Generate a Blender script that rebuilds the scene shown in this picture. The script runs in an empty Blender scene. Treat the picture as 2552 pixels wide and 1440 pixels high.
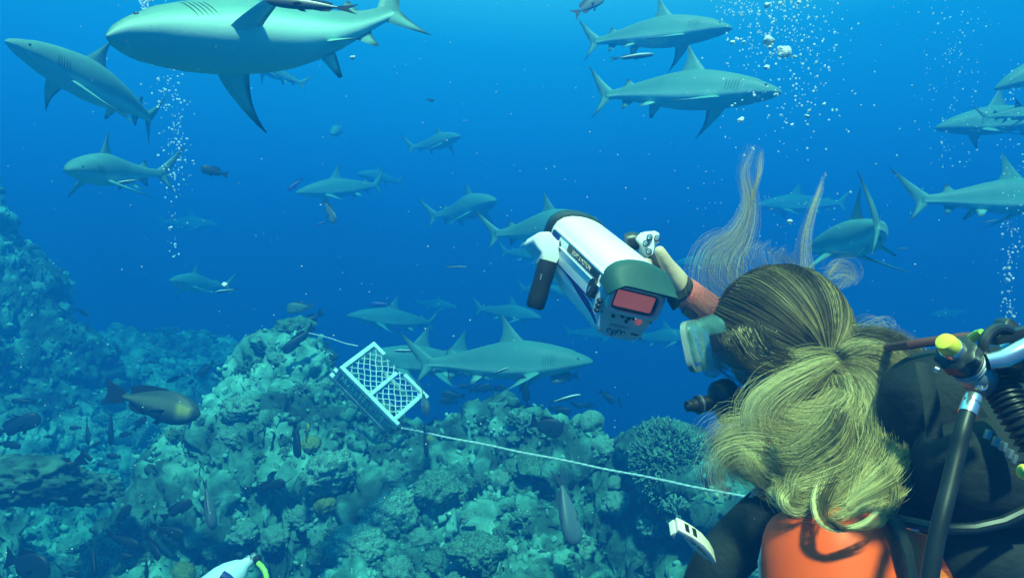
import bpy, bmesh, math, random
import numpy as np
from mathutils import Vector, Matrix, Euler

random.seed(7)
rng = np.random.default_rng(7)
sc = bpy.context.scene
C = sc.collection

# ------------------------------------------------------------------ camera
TAN = 0.7265                      # tan of half the horizontal field of view (72 deg)
cam_d = bpy.data.cameras.new('camera')
cam_d.sensor_width = 36.0
cam_d.lens = 18.0 / TAN
cam_d.clip_start = 0.02
cam_d.clip_end = 500.0
cam = bpy.data.objects.new('camera', cam_d)
cam.location = (0, 0, 0)
cam.rotation_euler = (math.radians(90), 0, 0)
C.objects.link(cam)
sc.camera = cam

# ------------------------------------------------------------------ light: water column above, sun through it
SUN_DIR = Vector((0.05, -0.56, 0.83)).normalized()      # towards the sun
world = bpy.data.worlds.new('World')
sc.world = world
world.use_nodes = True
nt = world.node_tree
nt.nodes.clear()
w_out = nt.nodes.new('ShaderNodeOutputWorld')
w_bg = nt.nodes.new('ShaderNodeBackground')
w_bg.inputs['Strength'].default_value = 1.0
w_tc = nt.nodes.new('ShaderNodeTexCoord')
w_dot = nt.nodes.new('ShaderNodeVectorMath'); w_dot.operation = 'DOT_PRODUCT'
ax = Vector((0.04, 0.22, 0.975)).normalized()           # brightest towards the surface
w_dot.inputs[1].default_value = ax
w_map = nt.nodes.new('ShaderNodeMapRange')
w_map.inputs['From Min'].default_value = -1.0
w_map.inputs['From Max'].default_value = 1.0
w_ramp = nt.nodes.new('ShaderNodeValToRGB')
e = w_ramp.color_ramp.elements
e[0].position = 0.0; e[0].color = (0.002, 0.030, 0.075, 1)
e[1].position = 1.0; e[1].color = (0.55, 1.25, 0.75, 1)
for pos, col in ((0.40, (0.003, 0.034, 0.115, 1)), (0.55, (0.003, 0.060, 0.205, 1)),
                 (0.65, (0.004, 0.135, 0.35, 1)), (0.76, (0.004, 0.22, 0.38, 1)), (0.88, (0.14, 0.65, 0.55, 1))):
    q = e.new(pos); q.color = col
nt.links.new(w_tc.outputs['Generated'], w_dot.inputs[0])
nt.links.new(w_dot.outputs['Value'], w_map.inputs['Value'])
nt.links.new(w_map.outputs['Result'], w_ramp.inputs['Fac'])
nt.links.new(w_ramp.outputs['Color'], w_bg.inputs['Color'])
nt.links.new(w_bg.outputs['Background'], w_out.inputs['Surface'])

sun_d = bpy.data.lights.new('sun', 'SUN')
sun_d.energy = 5.0
sun_d.angle = math.radians(3.0)                          # spread by the rippled surface
sun_d.color = (1.0, 0.96, 0.55)
sun = bpy.data.objects.new('sun', sun_d)
sun.rotation_euler = (-SUN_DIR).to_track_quat('-Z', 'Y').to_euler()
C.objects.link(sun)

sc.view_settings.view_transform = 'Standard'
sc.view_settings.look = 'None'
sc.view_settings.exposure = 1.55
sc.view_settings.gamma = 1.0
sc.view_settings.use_curve_mapping = False
sc.render.engine = 'CYCLES'
cy = sc.cycles
cy.use_denoising = True
try:
    cy.denoiser = 'OPENIMAGEDENOISE'
except Exception:
    pass
cy.max_bounces = 6
cy.diffuse_bounces = 3
cy.glossy_bounces = 2
cy.transmission_bounces = 4
cy.transparent_max_bounces = 12
cy.volume_bounces = 2
cy.sample_clamp_indirect = 4.0
cy.caustics_reflective = False
cy.caustics_refractive = False
cy.use_adaptive_sampling = True
cy.adaptive_threshold = 0.02

# ------------------------------------------------------------------ helpers
K0 = TAN / 1276.0


def P(px, py, Y):
    """a place at distance Y in front of the camera"""
    return Vector(((px - 1276) * K0 * Y, Y, -(py - 720) * K0 * Y))


def setp(o, label=None, cat=None, group=None, kind=None):
    if label: o['label'] = label
    if cat: o['category'] = cat
    if group: o['group'] = group
    if kind: o['kind'] = kind
    return o


def thing(name, label, cat, loc, group=None):
    o = bpy.data.objects.new(name, None)
    o.empty_display_size = 0.05
    C.objects.link(o)
    o.location = loc
    return setp(o, label, cat, group)


def wloc(o):
    v = Vector((0, 0, 0))
    while o is not None:
        v = v + Vector(o.location)
        o = o.parent
    return v


def link(name, me, mat=None, parent=None, smooth=True, loc=None):
    if mat is not None and len(me.materials) == 0:
        me.materials.append(mat)
    if smooth:
        me.polygons.foreach_set('use_smooth', [True] * len(me.polygons))
    o = bpy.data.objects.new(name, me)
    C.objects.link(o)
    if parent is not None:
        o.parent = parent
    if loc is not None:
        o.location = loc
    return o


def mesh_np(name, verts, faces):
    """faces: (n,3) or (n,4) int array"""
    me = bpy.data.meshes.new(name)
    verts = np.asarray(verts, dtype=np.float32)
    faces = np.asarray(faces, dtype=np.int32)
    k = faces.shape[1]
    me.vertices.add(len(verts))
    me.vertices.foreach_set('co', verts.ravel())
    me.loops.add(faces.size)
    me.loops.foreach_set('vertex_index', faces.ravel())
    me.polygons.add(len(faces))
    me.polygons.foreach_set('loop_start', np.arange(0, faces.size, k, dtype=np.int32))
    me.update(calc_edges=True)
    me.validate()
    return me


class MB:
    """collects shapes into one mesh (world coordinates)"""

    def __init__(self):
        self.v = []
        self.f = []

    def add(self, vs, fs):
        b = len(self.v)
        self.v += [Vector(x) for x in vs]
        self.f += [tuple(i + b for i in f) for f in fs]
        return self

    def tube(self, pts, rad, n=10, caps=True, flat=1.0, up=None):
        pts = [Vector(p) for p in pts]
        if not isinstance(rad, (list, tuple)):
            rad = [rad] * len(pts)
        vs, fs = [], []
        ref = Vector(up) if up is not None else None
        for i, p in enumerate(pts):
            t = (pts[min(i + 1, len(pts) - 1)] - pts[max(i - 1, 0)]).normalized()
            if ref is None:
                ref = Vector((0, 0, 1)) if abs(t.z) < 0.9 else Vector((1, 0, 0))
            a = (ref - t * ref.dot(t)).normalized()
            ref = a
            b = t.cross(a)
            for k in range(n):
                q = 2 * math.pi * k / n
                vs.append(p + (a * math.cos(q) * flat + b * math.sin(q)) * rad[i])
        for i in range(len(pts) - 1):
            for k in range(n):
                k2 = (k + 1) % n
                fs.append((i * n + k, i * n + k2, (i + 1) * n + k2, (i + 1) * n + k))
        if caps:
            fs.append(tuple(range(n - 1, -1, -1)))
            m = (len(pts) - 1) * n
            fs.append(tuple(m + k for k in range(n)))
        return self.add(vs, fs)

    def lathe(self, o, axis, prof, n=24):
        """prof: list of (along, radius)"""
        axis = Vector(axis).normalized()
        o = Vector(o)
        return self.tube_prof([o + axis * a for a, r in prof], [max(r, 1e-5) for a, r in prof], axis, n)

    def tube_prof(self, pts, rad, axis, n):
        ref = Vector((0, 0, 1)) if abs(axis.z) < 0.9 else Vector((1, 0, 0))
        a = (ref - axis * ref.dot(axis)).normalized()
        b = axis.cross(a)
        vs, fs = [], []
        for p, r in zip(pts, rad):
            for k in range(n):
                q = 2 * math.pi * k / n
                vs.append(p + (a * math.cos(q) + b * math.sin(q)) * r)
        for i in range(len(pts) - 1):
            for k in range(n):
                k2 = (k + 1) % n
                fs.append((i * n + k, i * n + k2, (i + 1) * n + k2, (i + 1) * n + k))
        fs.append(tuple(range(n - 1, -1, -1)))
        m = (len(pts) - 1) * n
        fs.append(tuple(m + k for k in range(n)))
        return self.add(vs, fs)

    def box(self, o, a, b, c):
        """o centre; a, b, c half-extent vectors"""
        o, a, b, c = Vector(o), Vector(a), Vector(b), Vector(c)
        vs = [o + a * i + b * j + c * k for i in (-1, 1) for j in (-1, 1) for k in (-1, 1)]
        fs = [(0, 1, 3, 2), (4, 6, 7, 5), (0, 4, 5, 1), (2, 3, 7, 6), (0, 2, 6, 4), (1, 5, 7, 3)]
        return self.add(vs, fs)

    def prism(self, poly, ext):
        """poly: list of points, ext: extrusion vector"""
        poly = [Vector(p) for p in poly]
        ext = Vector(ext)
        n = len(poly)
        vs = poly + [p + ext for p in poly]
        fs = [tuple(range(n - 1, -1, -1)), tuple(range(n, 2 * n))]
        for i in range(n):
            j = (i + 1) % n
            fs.append((i, j, n + j, n + i))
        return self.add(vs, fs)

    def loft(self, rings, caps=True, closed=True):
        n = len(rings[0])
        vs = [p for r in rings for p in r]
        fs = []
        for i in range(len(rings) - 1):
            for k in range(n if closed else n - 1):
                k2 = (k + 1) % n
                fs.append((i * n + k, i * n + k2, (i + 1) * n + k2, (i + 1) * n + k))
        if caps:
            fs.append(tuple(range(n - 1, -1, -1)))
            m = (len(rings) - 1) * n
            fs.append(tuple(m + k for k in range(n)))
        return self.add(vs, fs)

    def ball(self, o, a, b, c, nu=20, nv=12, pw=1.0):
        o, a, b, c = Vector(o), Vector(a), Vector(b), Vector(c)

        def sp(x):
            return math.copysign(abs(x) ** pw, x)
        rings = []
        for j in range(nv + 1):
            th = -math.pi / 2 + math.pi * j / nv
            th = max(-1.55, min(1.55, th))
            rings.append([o + (a * sp(math.cos(q)) + b * sp(math.sin(q))) * sp(math.cos(th)) + c * sp(math.sin(th))
                          for q in [2 * math.pi * k / nu for k in range(nu)]])
        return self.loft(rings)

    def build(self, name, mat, parent=None, smooth=True, bevel=0.0, sub=0, auto=35):
        off = wloc(parent) if parent is not None else Vector((0, 0, 0))
        me = bpy.data.meshes.new(name)
        me.from_pydata([tuple(v - off) for v in self.v], [], self.f)
        bm = bmesh.new(); bm.from_mesh(me)
        bmesh.ops.recalc_face_normals(bm, faces=bm.faces)
        if bevel > 0:
            eds = [ed for ed in bm.edges if len(ed.link_faces) == 2 and ed.calc_face_angle(0) > math.radians(30)]
            bmesh.ops.bevel(bm, geom=eds, offset=bevel, segments=2, affect='EDGES', profile=0.6, clamp_overlap=True)
        bm.to_mesh(me); bm.free()
        o = link(name, me, mat, parent, smooth)
        if smooth:
            try:
                me.set_sharp_from_angle(angle=math.radians(auto))
            except Exception:
                pass
        if sub:
            m = o.modifiers.new('sub', 'SUBSURF'); m.levels = sub; m.render_levels = sub
        return o


# noise -----------------------------------------------------------
def _hash(i, j, k, seed):
    h = (i * 374761393 + j * 668265263 + k * 1274126177 + seed * 974634777) & 0xFFFFFFFF
    h = ((h ^ (h >> 13)) * 1103515245) & 0xFFFFFFFF
    h = ((h ^ (h >> 16)) * 2246822519) & 0xFFFFFFFF
    return (h ^ (h >> 15)) & 0xFFFFFFFF


def vnoise(p, seed=0):
    p = np.asarray(p, dtype=np.float64)
    f = np.floor(p); w = p - f
    w = w * w * w * (w * (w * 6 - 15) + 10)
    i = f.astype(np.int64)
    r = np.zeros(len(p))
    for dx in (0, 1):
        for dy in (0, 1):
            for dz in (0, 1):
                h = _hash(i[:, 0] + dx, i[:, 1] + dy, i[:, 2] + dz, seed) / 4294967295.0
                wt = (w[:, 0] if dx else 1 - w[:, 0]) * (w[:, 1] if dy else 1 - w[:, 1]) * (w[:, 2] if dz else 1 - w[:, 2])
                r += h * wt
    return r * 2 - 1


def fbm(p, seed=0, octv=3, gain=0.5):
    r = np.zeros(len(p)); a = 1.0; s = 0
    for o in range(octv):
        r += a * vnoise(np.asarray(p) * (2.03 ** o) + 17.3 * o, seed + o); s += a; a *= gain
    return r / s


def worley(p, seed=0):
    p = np.asarray(p, dtype=np.float64)
    i = np.floor(p).astype(np.int64)
    best = np.full(len(p), 9.0)
    for dx in (-1, 0, 1):
        for dy in (-1, 0, 1):
            for dz in (-1, 0, 1):
                c = i + np.array([dx, dy, dz])
                ox = _hash(c[:, 0], c[:, 1], c[:, 2], seed) / 4294967295.0
                oy = _hash(c[:, 0], c[:, 1], c[:, 2], seed + 31) / 4294967295.0
                oz = _hash(c[:, 0], c[:, 1], c[:, 2], seed + 77) / 4294967295.0
                d = (c[:, 0] + ox - p[:, 0]) ** 2 + (c[:, 1] + oy - p[:, 1]) ** 2 + (c[:, 2] + oz - p[:, 2]) ** 2
                best = np.minimum(best, d)
    return np.sqrt(best)


# materials ---------------------------------------------------------
def new_mat(name):
    m = bpy.data.materials.new(name)
    m.use_nodes = True
    t = m.node_tree
    b = t.nodes['Principled BSDF']
    return m, t, b


def pmat(name, c1, c2=None, scale=12.0, rough=0.5, spec=0.4, metal=0.0, bump=0.0, bscale=60.0, trans=0.0, sss=0.0, alpha=1.0, detail=4):
    m, t, b = new_mat(name)
    b.inputs['Roughness'].default_value = rough
    b.inputs['Specular IOR Level'].default_value = spec
    b.inputs['Metallic'].default_value = metal
    b.inputs['Transmission Weight'].default_value = trans
    b.inputs['Alpha'].default_value = alpha
    if sss:
        b.inputs['Subsurface Weight'].default_value = sss
        b.inputs['Subsurface Radius'].default_value = (0.02, 0.01, 0.006) if sss < 1 else (0.03, 0.03, 0.03)
        b.inputs['Subsurface Scale'].default_value = 1.0
    if c2 is None:
        c2 = tuple(x * 0.85 for x in c1)
    tc = t.nodes.new('ShaderNodeTexCoord')
    nz = t.nodes.new('ShaderNodeTexNoise'); nz.inputs['Scale'].default_value = scale; nz.inputs['Detail'].default_value = detail
    t.links.new(tc.outputs['Object'], nz.inputs['Vector'])
    rp = t.nodes.new('ShaderNodeValToRGB')
    rp.color_ramp.elements[0].position = 0.35; rp.color_ramp.elements[0].color = (*c2, 1)
    rp.color_ramp.elements[1].position = 0.65; rp.color_ramp.elements[1].color = (*c1, 1)
    t.links.new(nz.outputs['Fac'], rp.inputs['Fac'])
    t.links.new(rp.outputs['Color'], b.inputs['Base Color'])
    if bump > 0:
        n2 = t.nodes.new('ShaderNodeTexNoise'); n2.inputs['Scale'].default_value = bscale; n2.inputs['Detail'].default_value = 5
        t.links.new(tc.outputs['Object'], n2.inputs['Vector'])
        bp = t.nodes.new('ShaderNodeBump'); bp.inputs['Strength'].default_value = bump; bp.inputs['Distance'].default_value = 0.01
        t.links.new(n2.outputs['Fac'], bp.inputs['Height'])
        t.links.new(bp.outputs['Normal'], b.inputs['Normal'])
    return m


def attr_mat(name, stops, rough=0.5, spec=0.35, nscale=9.0, namp=0.12, bump=0.0, bscale=80.0):
    """colour from the point attribute 'tone' through a ramp, broken up by noise"""
    m, t, b = new_mat(name)
    b.inputs['Roughness'].default_value = rough
    b.inputs['Specular IOR Level'].default_value = spec
    at = t.nodes.new('ShaderNodeAttribute'); at.attribute_name = 'tone'
    tc = t.nodes.new('ShaderNodeTexCoord')
    nz = t.nodes.new('ShaderNodeTexNoise'); nz.inputs['Scale'].default_value = nscale; nz.inputs['Detail'].default_value = 5
    t.links.new(tc.outputs['Object'], nz.inputs['Vector'])
    ma = t.nodes.new('ShaderNodeMath'); ma.operation = 'MULTIPLY_ADD'
    ma.inputs[1].default_value = namp * 2
    sb = t.nodes.new('ShaderNodeMath'); sb.operation = 'SUBTRACT'; sb.inputs[1].default_value = namp
    t.links.new(nz.outputs['Fac'], ma.inputs[0])
    t.links.new(at.outputs['Fac'], ma.inputs[2])
    t.links.new(ma.outputs[0], sb.inputs[0])
    rp = t.nodes.new('ShaderNodeValToRGB')
    els = rp.color_ramp.elements
    els[0].position, els[0].color = stops[0][0], (*stops[0][1], 1)
    els[1].position, els[1].color = stops[-1][0], (*stops[-1][1], 1)
    for pos, c in stops[1:-1]:
        q = els.new(pos); q.color = (*c, 1)
    t.links.new(sb.outputs[0], rp.inputs['Fac'])
    t.links.new(rp.outputs['Color'], b.inputs['Base Color'])
    if bump > 0:
        n2 = t.nodes.new('ShaderNodeTexNoise'); n2.inputs['Scale'].default_value = bscale; n2.inputs['Detail'].default_value = 5
        t.links.new(tc.outputs['Object'], n2.inputs['Vector'])
        bp = t.nodes.new('ShaderNodeBump'); bp.inputs['Strength'].default_value = bump; bp.inputs['Distance'].default_value = 0.02
        t.links.new(n2.outputs['Fac'], bp.inputs['Height'])
        t.links.new(bp.outputs['Normal'], b.inputs['Normal'])
    return m


def tone(me, vals):
    a = me.attributes.new('tone', 'FLOAT', 'POINT')
    a.data.foreach_set('value', np.asarray(vals, dtype=np.float32))


M_REEF = attr_mat('reef_rock', [(0.0, (0.018, 0.038, 0.03)), (0.28, (0.042, 0.10, 0.075)), (0.5, (0.105, 0.27, 0.205)), (0.75, (0.22, 0.49, 0.39)), (1.0, (0.36, 0.62, 0.50))],
                  rough=0.9, spec=0.1, nscale=7.0, namp=0.38, bump=0.9, bscale=28.0)
M_CORAL_PALE = pmat('pale_coral', (0.26, 0.52, 0.41), (0.06, 0.15, 0.10), 14, 0.85, 0.15, bump=0.8, bscale=45)
M_CORAL_TAN = pmat('tan_coral', (0.15, 0.32, 0.22), (0.035, 0.085, 0.055), 10, 0.9, 0.1, bump=0.8, bscale=40)
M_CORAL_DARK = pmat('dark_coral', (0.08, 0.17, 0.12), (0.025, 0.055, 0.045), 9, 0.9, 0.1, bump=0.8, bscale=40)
M_CORAL_YELLOW = pmat('yellow_coral', (0.30, 0.36, 0.10), (0.10, 0.14, 0.05), 9, 0.85, 0.1, bump=0.7, bscale=40)
M_SHARK = attr_mat('shark_skin', [(0.0, (0.012, 0.022, 0.025)), (0.16, (0.03, 0.06, 0.058)), (0.36, (0.075, 0.20, 0.185)), (0.46, (0.115, 0.30, 0.265)), (0.62, (0.18, 0.42, 0.35)), (0.78, (0.36, 0.68, 0.56)), (1.0, (0.48, 0.80, 0.66))],
                   rough=0.55, spec=0.25, nscale=7.0, namp=0.07, bump=0.04, bscale=90)
M_FISH_DARK = attr_mat('dark_fish_skin', [(0.0, (0.004, 0.010, 0.018)), (0.5, (0.008, 0.022, 0.032)), (1.0, (0.025, 0.06, 0.06))], 0.5, 0.3, 20, 0.15)
M_FISH_BROWN = attr_mat('brown_fish_skin', [(0.0, (0.012, 0.014, 0.02)), (0.35, (0.035, 0.05, 0.035)), (0.6, (0.10, 0.125, 0.075)), (0.8, (0.20, 0.20, 0.09)), (1.0, (0.42, 0.36, 0.08))], 0.5, 0.3, 16, 0.08)
M_FISH_GREY = attr_mat('grey_fish_skin', [(0.0, (0.03, 0.04, 0.05)), (0.5, (0.12, 0.16, 0.17)), (1.0, (0.30, 0.36, 0.34))], 0.45, 0.4, 16, 0.08)
M_FISH_BLUE = attr_mat('blue_fish_skin', [(0.0, (0.008, 0.02, 0.10)), (0.5, (0.02, 0.05, 0.32)), (1.0, (0.10, 0.2, 0.45))], 0.45, 0.4, 16, 0.08)
M_FISH_GREEN = attr_mat('green_fish_skin', [(0.0, (0.04, 0.06, 0.03)), (0.5, (0.14, 0.20, 0.08)), (1.0, (0.40, 0.42, 0.12))], 0.45, 0.4, 16, 0.08)
M_REMORA = attr_mat('remora_skin', [(0.0, (0.01, 0.014, 0.016)), (0.5, (0.06, 0.07, 0.07)), (0.7, (0.7, 0.75, 0.72)), (1.0, (0.8, 0.82, 0.8))], 0.45, 0.4, 16, 0.03)
M_EYE = pmat('eye_black', (0.01, 0.01, 0.01), None, 5, 0.15, 0.6)
M_WHITE = pmat('white_paint', (0.80, 0.80, 0.78), (0.76, 0.77, 0.75), 6, 0.35, 0.5)
M_CREAM = pmat('cream_plate', (0.78, 0.68, 0.56), (0.72, 0.63, 0.52), 6, 0.4, 0.4)
M_BLACK = pmat('black_plastic', (0.018, 0.02, 0.022), (0.010, 0.012, 0.014), 20, 0.4, 0.5)
M_HOOD = pmat('hood_grey', (0.020, 0.062, 0.056), (0.016, 0.05, 0.046), 20, 0.45, 0.5)
M_NEO = pmat('black_neoprene', (0.016, 0.021, 0.021), (0.008, 0.011, 0.011), 14, 0.75, 0.2, bump=0.25, bscale=90)
M_BLUE = pmat('blue_print', (0.02, 0.03, 0.20), (0.015, 0.025, 0.16), 10, 0.4, 0.4)
M_SCREEN = pmat('red_screen', (0.35, 0.08, 0.07), (0.20, 0.05, 0.05), 18, 0.2, 0.6)
M_SCREEN.node_tree.nodes['Principled BSDF'].inputs['Emission Color'].default_value = (1.0, 0.22, 0.20, 1)   # red base and glow paint the orange reflected in the screen
M_SCREEN.node_tree.nodes['Principled BSDF'].inputs['Emission Strength'].default_value = 0.10
M_SKIN = pmat('skin', (0.62, 0.44, 0.30), (0.54, 0.37, 0.25), 8, 0.5, 0.35, bump=0.15, bscale=70, sss=0.1)
M_CORALCUFF = pmat('coral_cuff', (1.0, 0.20, 0.17), (0.95, 0.14, 0.12), 10, 0.6, 0.3, bump=0.3, bscale=120)
M_ORANGE = pmat('orange_paint', (1.0, 0.10, 0.010), (1.0, 0.085, 0.008), 5, 0.45, 0.18)
M_ORANGE2 = pmat('orange_cloth', (0.90, 0.16, 0.01), (0.8, 0.13, 0.01), 5, 0.6, 0.3, bump=0.3, bscale=150)
M_YELLOW = pmat('yellow_plastic', (0.85, 0.72, 0.06), (0.78, 0.65, 0.05), 9, 0.35, 0.5)
M_LIME = pmat('lime_hose', (0.45, 0.75, 0.08), None, 9, 0.4, 0.5)
M_CHROME = pmat('chrome', (0.75, 0.77, 0.78), (0.6, 0.62, 0.63), 9, 0.22, 0.6, metal=0.9)
M_STEEL = pmat('dull_metal', (0.30, 0.34, 0.33), (0.22, 0.25, 0.25), 12, 0.38, 0.5, metal=0.6)
M_RUBBER = pmat('hose_rubber', (0.014, 0.018, 0.018), (0.008, 0.011, 0.011), 30, 0.42, 0.35)
M_BROWNCORD = pmat('brown_cord', (0.10, 0.03, 0.025), None, 12, 0.6, 0.3)
M_CRATE = pmat('crate_plastic', (0.78, 0.80, 0.78), (0.62, 0.66, 0.64), 9, 0.5, 0.4)
M_NETDARK = pmat('darker_mesh', (0.40, 0.50, 0.46), (0.18, 0.25, 0.22), 12, 0.8, 0.2)
M_ROPE = pmat('rope_fibre', (0.72, 0.74, 0.70), (0.55, 0.58, 0.54), 40, 0.8, 0.2)
M_BUBBLE = pmat('bubble_air', (0.95, 0.96, 0.96), (0.92, 0.94, 0.94), 12, 0.08, 0.9, sss=1.0, alpha=0.7)
M_SPECK = pmat('drifting_specks', (0.55, 0.6, 0.6), (0.4, 0.45, 0.45), 12, 0.6, 0.2)
M_TANKWHITE = pmat('white_tank_paint', (0.72, 0.80, 0.82), (0.66, 0.75, 0.78), 9, 0.3, 0.5)

M_AIR, t_, b_ = new_mat('clear_bubble')
b_.inputs['Base Color'].default_value = (0.80, 1.0, 1.0, 1)
b_.inputs['Roughness'].default_value = 0.06
b_.inputs['Transmission Weight'].default_value = 0.35
b_.inputs['IOR'].default_value = 1.45
tc_ = t_.nodes.new('ShaderNodeTexCoord'); nz_ = t_.nodes.new('ShaderNodeTexNoise'); nz_.inputs['Scale'].default_value = 2.2
bp_ = t_.nodes.new('ShaderNodeBump'); bp_.inputs['Strength'].default_value = 0.3; bp_.inputs['Distance'].default_value = 0.4
t_.links.new(tc_.outputs['Object'], nz_.inputs['Vector']); t_.links.new(nz_.outputs['Fac'], bp_.inputs['Height']); t_.links.new(bp_.outputs['Normal'], b_.inputs['Normal'])
# clear soft silicone and flat glass of the mask
M_SILICONE = pmat('clear_silicone', (0.22, 0.52, 0.50), (0.08, 0.24, 0.24), 16, 0.2, 0.6, bump=0.3, bscale=60, alpha=0.36)
M_GLASS = pmat('mask_glass', (0.5, 0.6, 0.6), None, 8, 0.05, 0.8, alpha=0.25)

M_MFRAME = pmat('mask_frame', (0.30, 0.36, 0.36), (0.2, 0.26, 0.26), 9, 0.3, 0.5)
hm, ht, hb = new_mat('hair_strand')
M_HAIR = hm
hb.inputs['Roughness'].default_value = 0.5
hb.inputs['Specular IOR Level'].default_value = 0.25
ha = ht.nodes.new('ShaderNodeAttribute'); ha.attribute_name = 'tone'
hr = ht.nodes.new('ShaderNodeValToRGB')
hr.color_ramp.elements[0].position = 0.0; hr.color_ramp.elements[0].color = (0.022, 0.017, 0.008, 1)
hr.color_ramp.elements[1].position = 1.0; hr.color_ramp.elements[1].color = (0.84, 0.70, 0.32, 1)
q = hr.color_ramp.elements.new(0.4); q.color = (0.12, 0.085, 0.03, 1)
q = hr.color_ramp.elements.new(0.7); q.color = (0.46, 0.36, 0.14, 1)
ht.links.new(ha.outputs['Fac'], hr.inputs['Fac'])
ht.links.new(hr.outputs['Color'], hb.inputs['Base Color'])

# ------------------------------------------------------------------ water haze: one closed box of even density
hz_m = bpy.data.materials.new('water_haze')
hz_m.use_nodes = True
t = hz_m.node_tree
t.nodes.clear()
ho = t.nodes.new('ShaderNodeOutputMaterial')
hv = t.nodes.new('ShaderNodeVolumePrincipled')
hv.inputs['Density'].default_value = 0.275
hv.inputs['Color'].default_value = (0.004, 0.074, 0.237, 1)
hv.inputs['Absorption Color'].default_value = (0.0, 0.29, 0.49, 1)
hv.inputs['Anisotropy'].default_value = 0.15
t.links.new(hv.outputs['Volume'], ho.inputs['Volume'])
HX, HY0, HY1, HZ0, HZ1 = 42.0, -3.0, 52.0, -9.0, 2.9
hz = MB().box(((0), (HY0 + HY1) / 2, (HZ0 + HZ1) / 2), (HX, 0, 0), (0, (HY1 - HY0) / 2, 0), (0, 0, (HZ1 - HZ0) / 2)).build('haze', hz_m, None, smooth=False)
setp(hz, kind='stuff')

# ------------------------------------------------------------------ reef (one sheet of rock)
crest = np.array([  # X, Y, Z of the near ridge, left to right
    (-3.60, 6.9, -1.90), (-3.05, 6.8, -1.30), (-2.55, 6.6, -0.70), (-2.30, 6.6, -0.54), (-1.95, 6.55, -0.47), (-1.62, 6.4, -0.68), (-1.40, 6.2, -0.90),
    (-0.91, 5.8, -1.10), (-0.45, 5.6, -1.10), (-0.08, 5.5, -1.07), (0.37, 5.2, -1.04), (0.88, 4.8, -1.02),
    (1.10, 4.6, -1.00), (1.29, 4.45, -1.16), (1.55, 4.3, -1.32), (2.0, 4.1, -1.60), (3.0, 4.0, -2.2), (4.5, 4.0, -3.0)])


def sstep(a, b, x):
    q = np.clip((x - a) / (b - a), 0, 1)
    return q * q * (3 - 2 * q)


def gully(x, y, pts, w, d):
    r = np.zeros_like(x)
    for (x0, y0), (x1, y1) in zip(pts[:-1], pts[1:]):
        dx, dy = x1 - x0, y1 - y0
        tt = np.clip(((x - x0) * dx + (y - y0) * dy) / (dx * dx + dy * dy), 0, 1)
        dist = np.hypot(x - x0 - tt * dx, y - y0 - tt * dy)
        r = np.maximum(r, np.exp(-(dist / w) ** 2))
    return -d * r


def reef_h(x, y):
    # near mound
    cy_ = np.interp(x, crest[:, 0], crest[:, 1])
    cz_ = np.interp(x, crest[:, 0], crest[:, 2])
    df = cy_ - y
    front = cz_ - np.where(df > 0, 0.52 * df + 0.10 * np.minimum(df, 1.0), 0) - np.where(df < 0, 1.1 * (-df) ** 1.3, 0)
    lf = np.clip(-3.0 - x, 0, None)
    front = front - 1.2 * lf
    # valley floor and far ridge on the left
    val = -2.25 + 0.075 * (y - 6) + 0.10 * np.sin(x * 1.7 + y)
    ridge = -1.02 - 0.10 * np.abs(y - 13.0) - 0.45 * np.clip(x + 5.4, 0, None) + 0.04 * np.clip(-x - 7, 0, 4)
    val = np.maximum(val, ridge)
    val = np.where(y > 13.2, val - 0.5 * (y - 13.2), val)
    val = val - 1.6 * np.clip(x + 3.2, 0, None) * sstep(5.2, 7.5, y) - 1.2 * np.clip(x + 1.5, 0, None)
    # left wall
    wl_ = np.interp(x + 0.10 * (y - 8.3), [-9, -7.6, -7.0, -6.6, -5.9, -5.4, -4.7, -3.6, -2.0], [4.6, 4.2, 3.4, 2.7, 1.4, 0.8, 0.25, -0.4, -5.0])
    fo_ = np.exp(-np.abs((y - 8.3) / 3.4) ** 4)
    wall = -1.95 + wl_ * fo_ - 5.0 * (1 - fo_)
    d2 = np.hypot((x + 4.2) / 1.15, (y - 4.9) / 1.0)
    wall2 = -4.0 + 2.95 * np.exp(-d2 ** 2) - 1.2 * np.clip(y - 6, 0, None)
    wall = wall - 0.9 * np.clip(y - 10.5, 0, None)
    k = 7.0
    st = np.stack([front, val, wall, wall2])
    mx = st.max(0)
    h = mx + np.log(np.exp(k * (st - mx)).sum(0)) / k
    h = h + gully(x, y, [(0.55, 4.7), (0.72, 4.2), (0.85, 3.6)], 0.22, 0.75)
    h = h + gully(x, y, [(-1.55, 4.8), (-1.75, 4.2), (-1.6, 3.5)], 0.30, 0.75)
    h = h + gully(x, y, [(-3.15, 4.55), (-2.35, 4.3)], 0.36, 1.0)
    h = h + gully(x, y, [(-0.75, 4.9), (-0.45, 4.75)], 0.15, 0.22)
    h = h + gully(x, y, [(-1.1, 5.35), (-0.75, 5.2)], 0.16, 0.28)
    return h


NU, NR = 760, 470
uu = np.linspace(-1.05, 1.0, NU)
rr = np.exp(np.linspace(math.log(2.3), math.log(24.0), NR))
U, R = np.meshgrid(uu, rr)
gx, gy = (U * R).ravel(), R.ravel()
gz = reef_h(gx, gy)


def grid_normals(v):
    g = v.reshape(NR, NU, 3)
    du = np.gradient(g, axis=1); dr = np.gradient(g, axis=0)
    n = np.cross(du, dr)
    n /= np.linalg.norm(n, axis=2, keepdims=True) + 1e-12
    n *= np.where(n[:, :, 2:3] < 0, -1, 1)
    return n.reshape(-1, 3)


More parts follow.
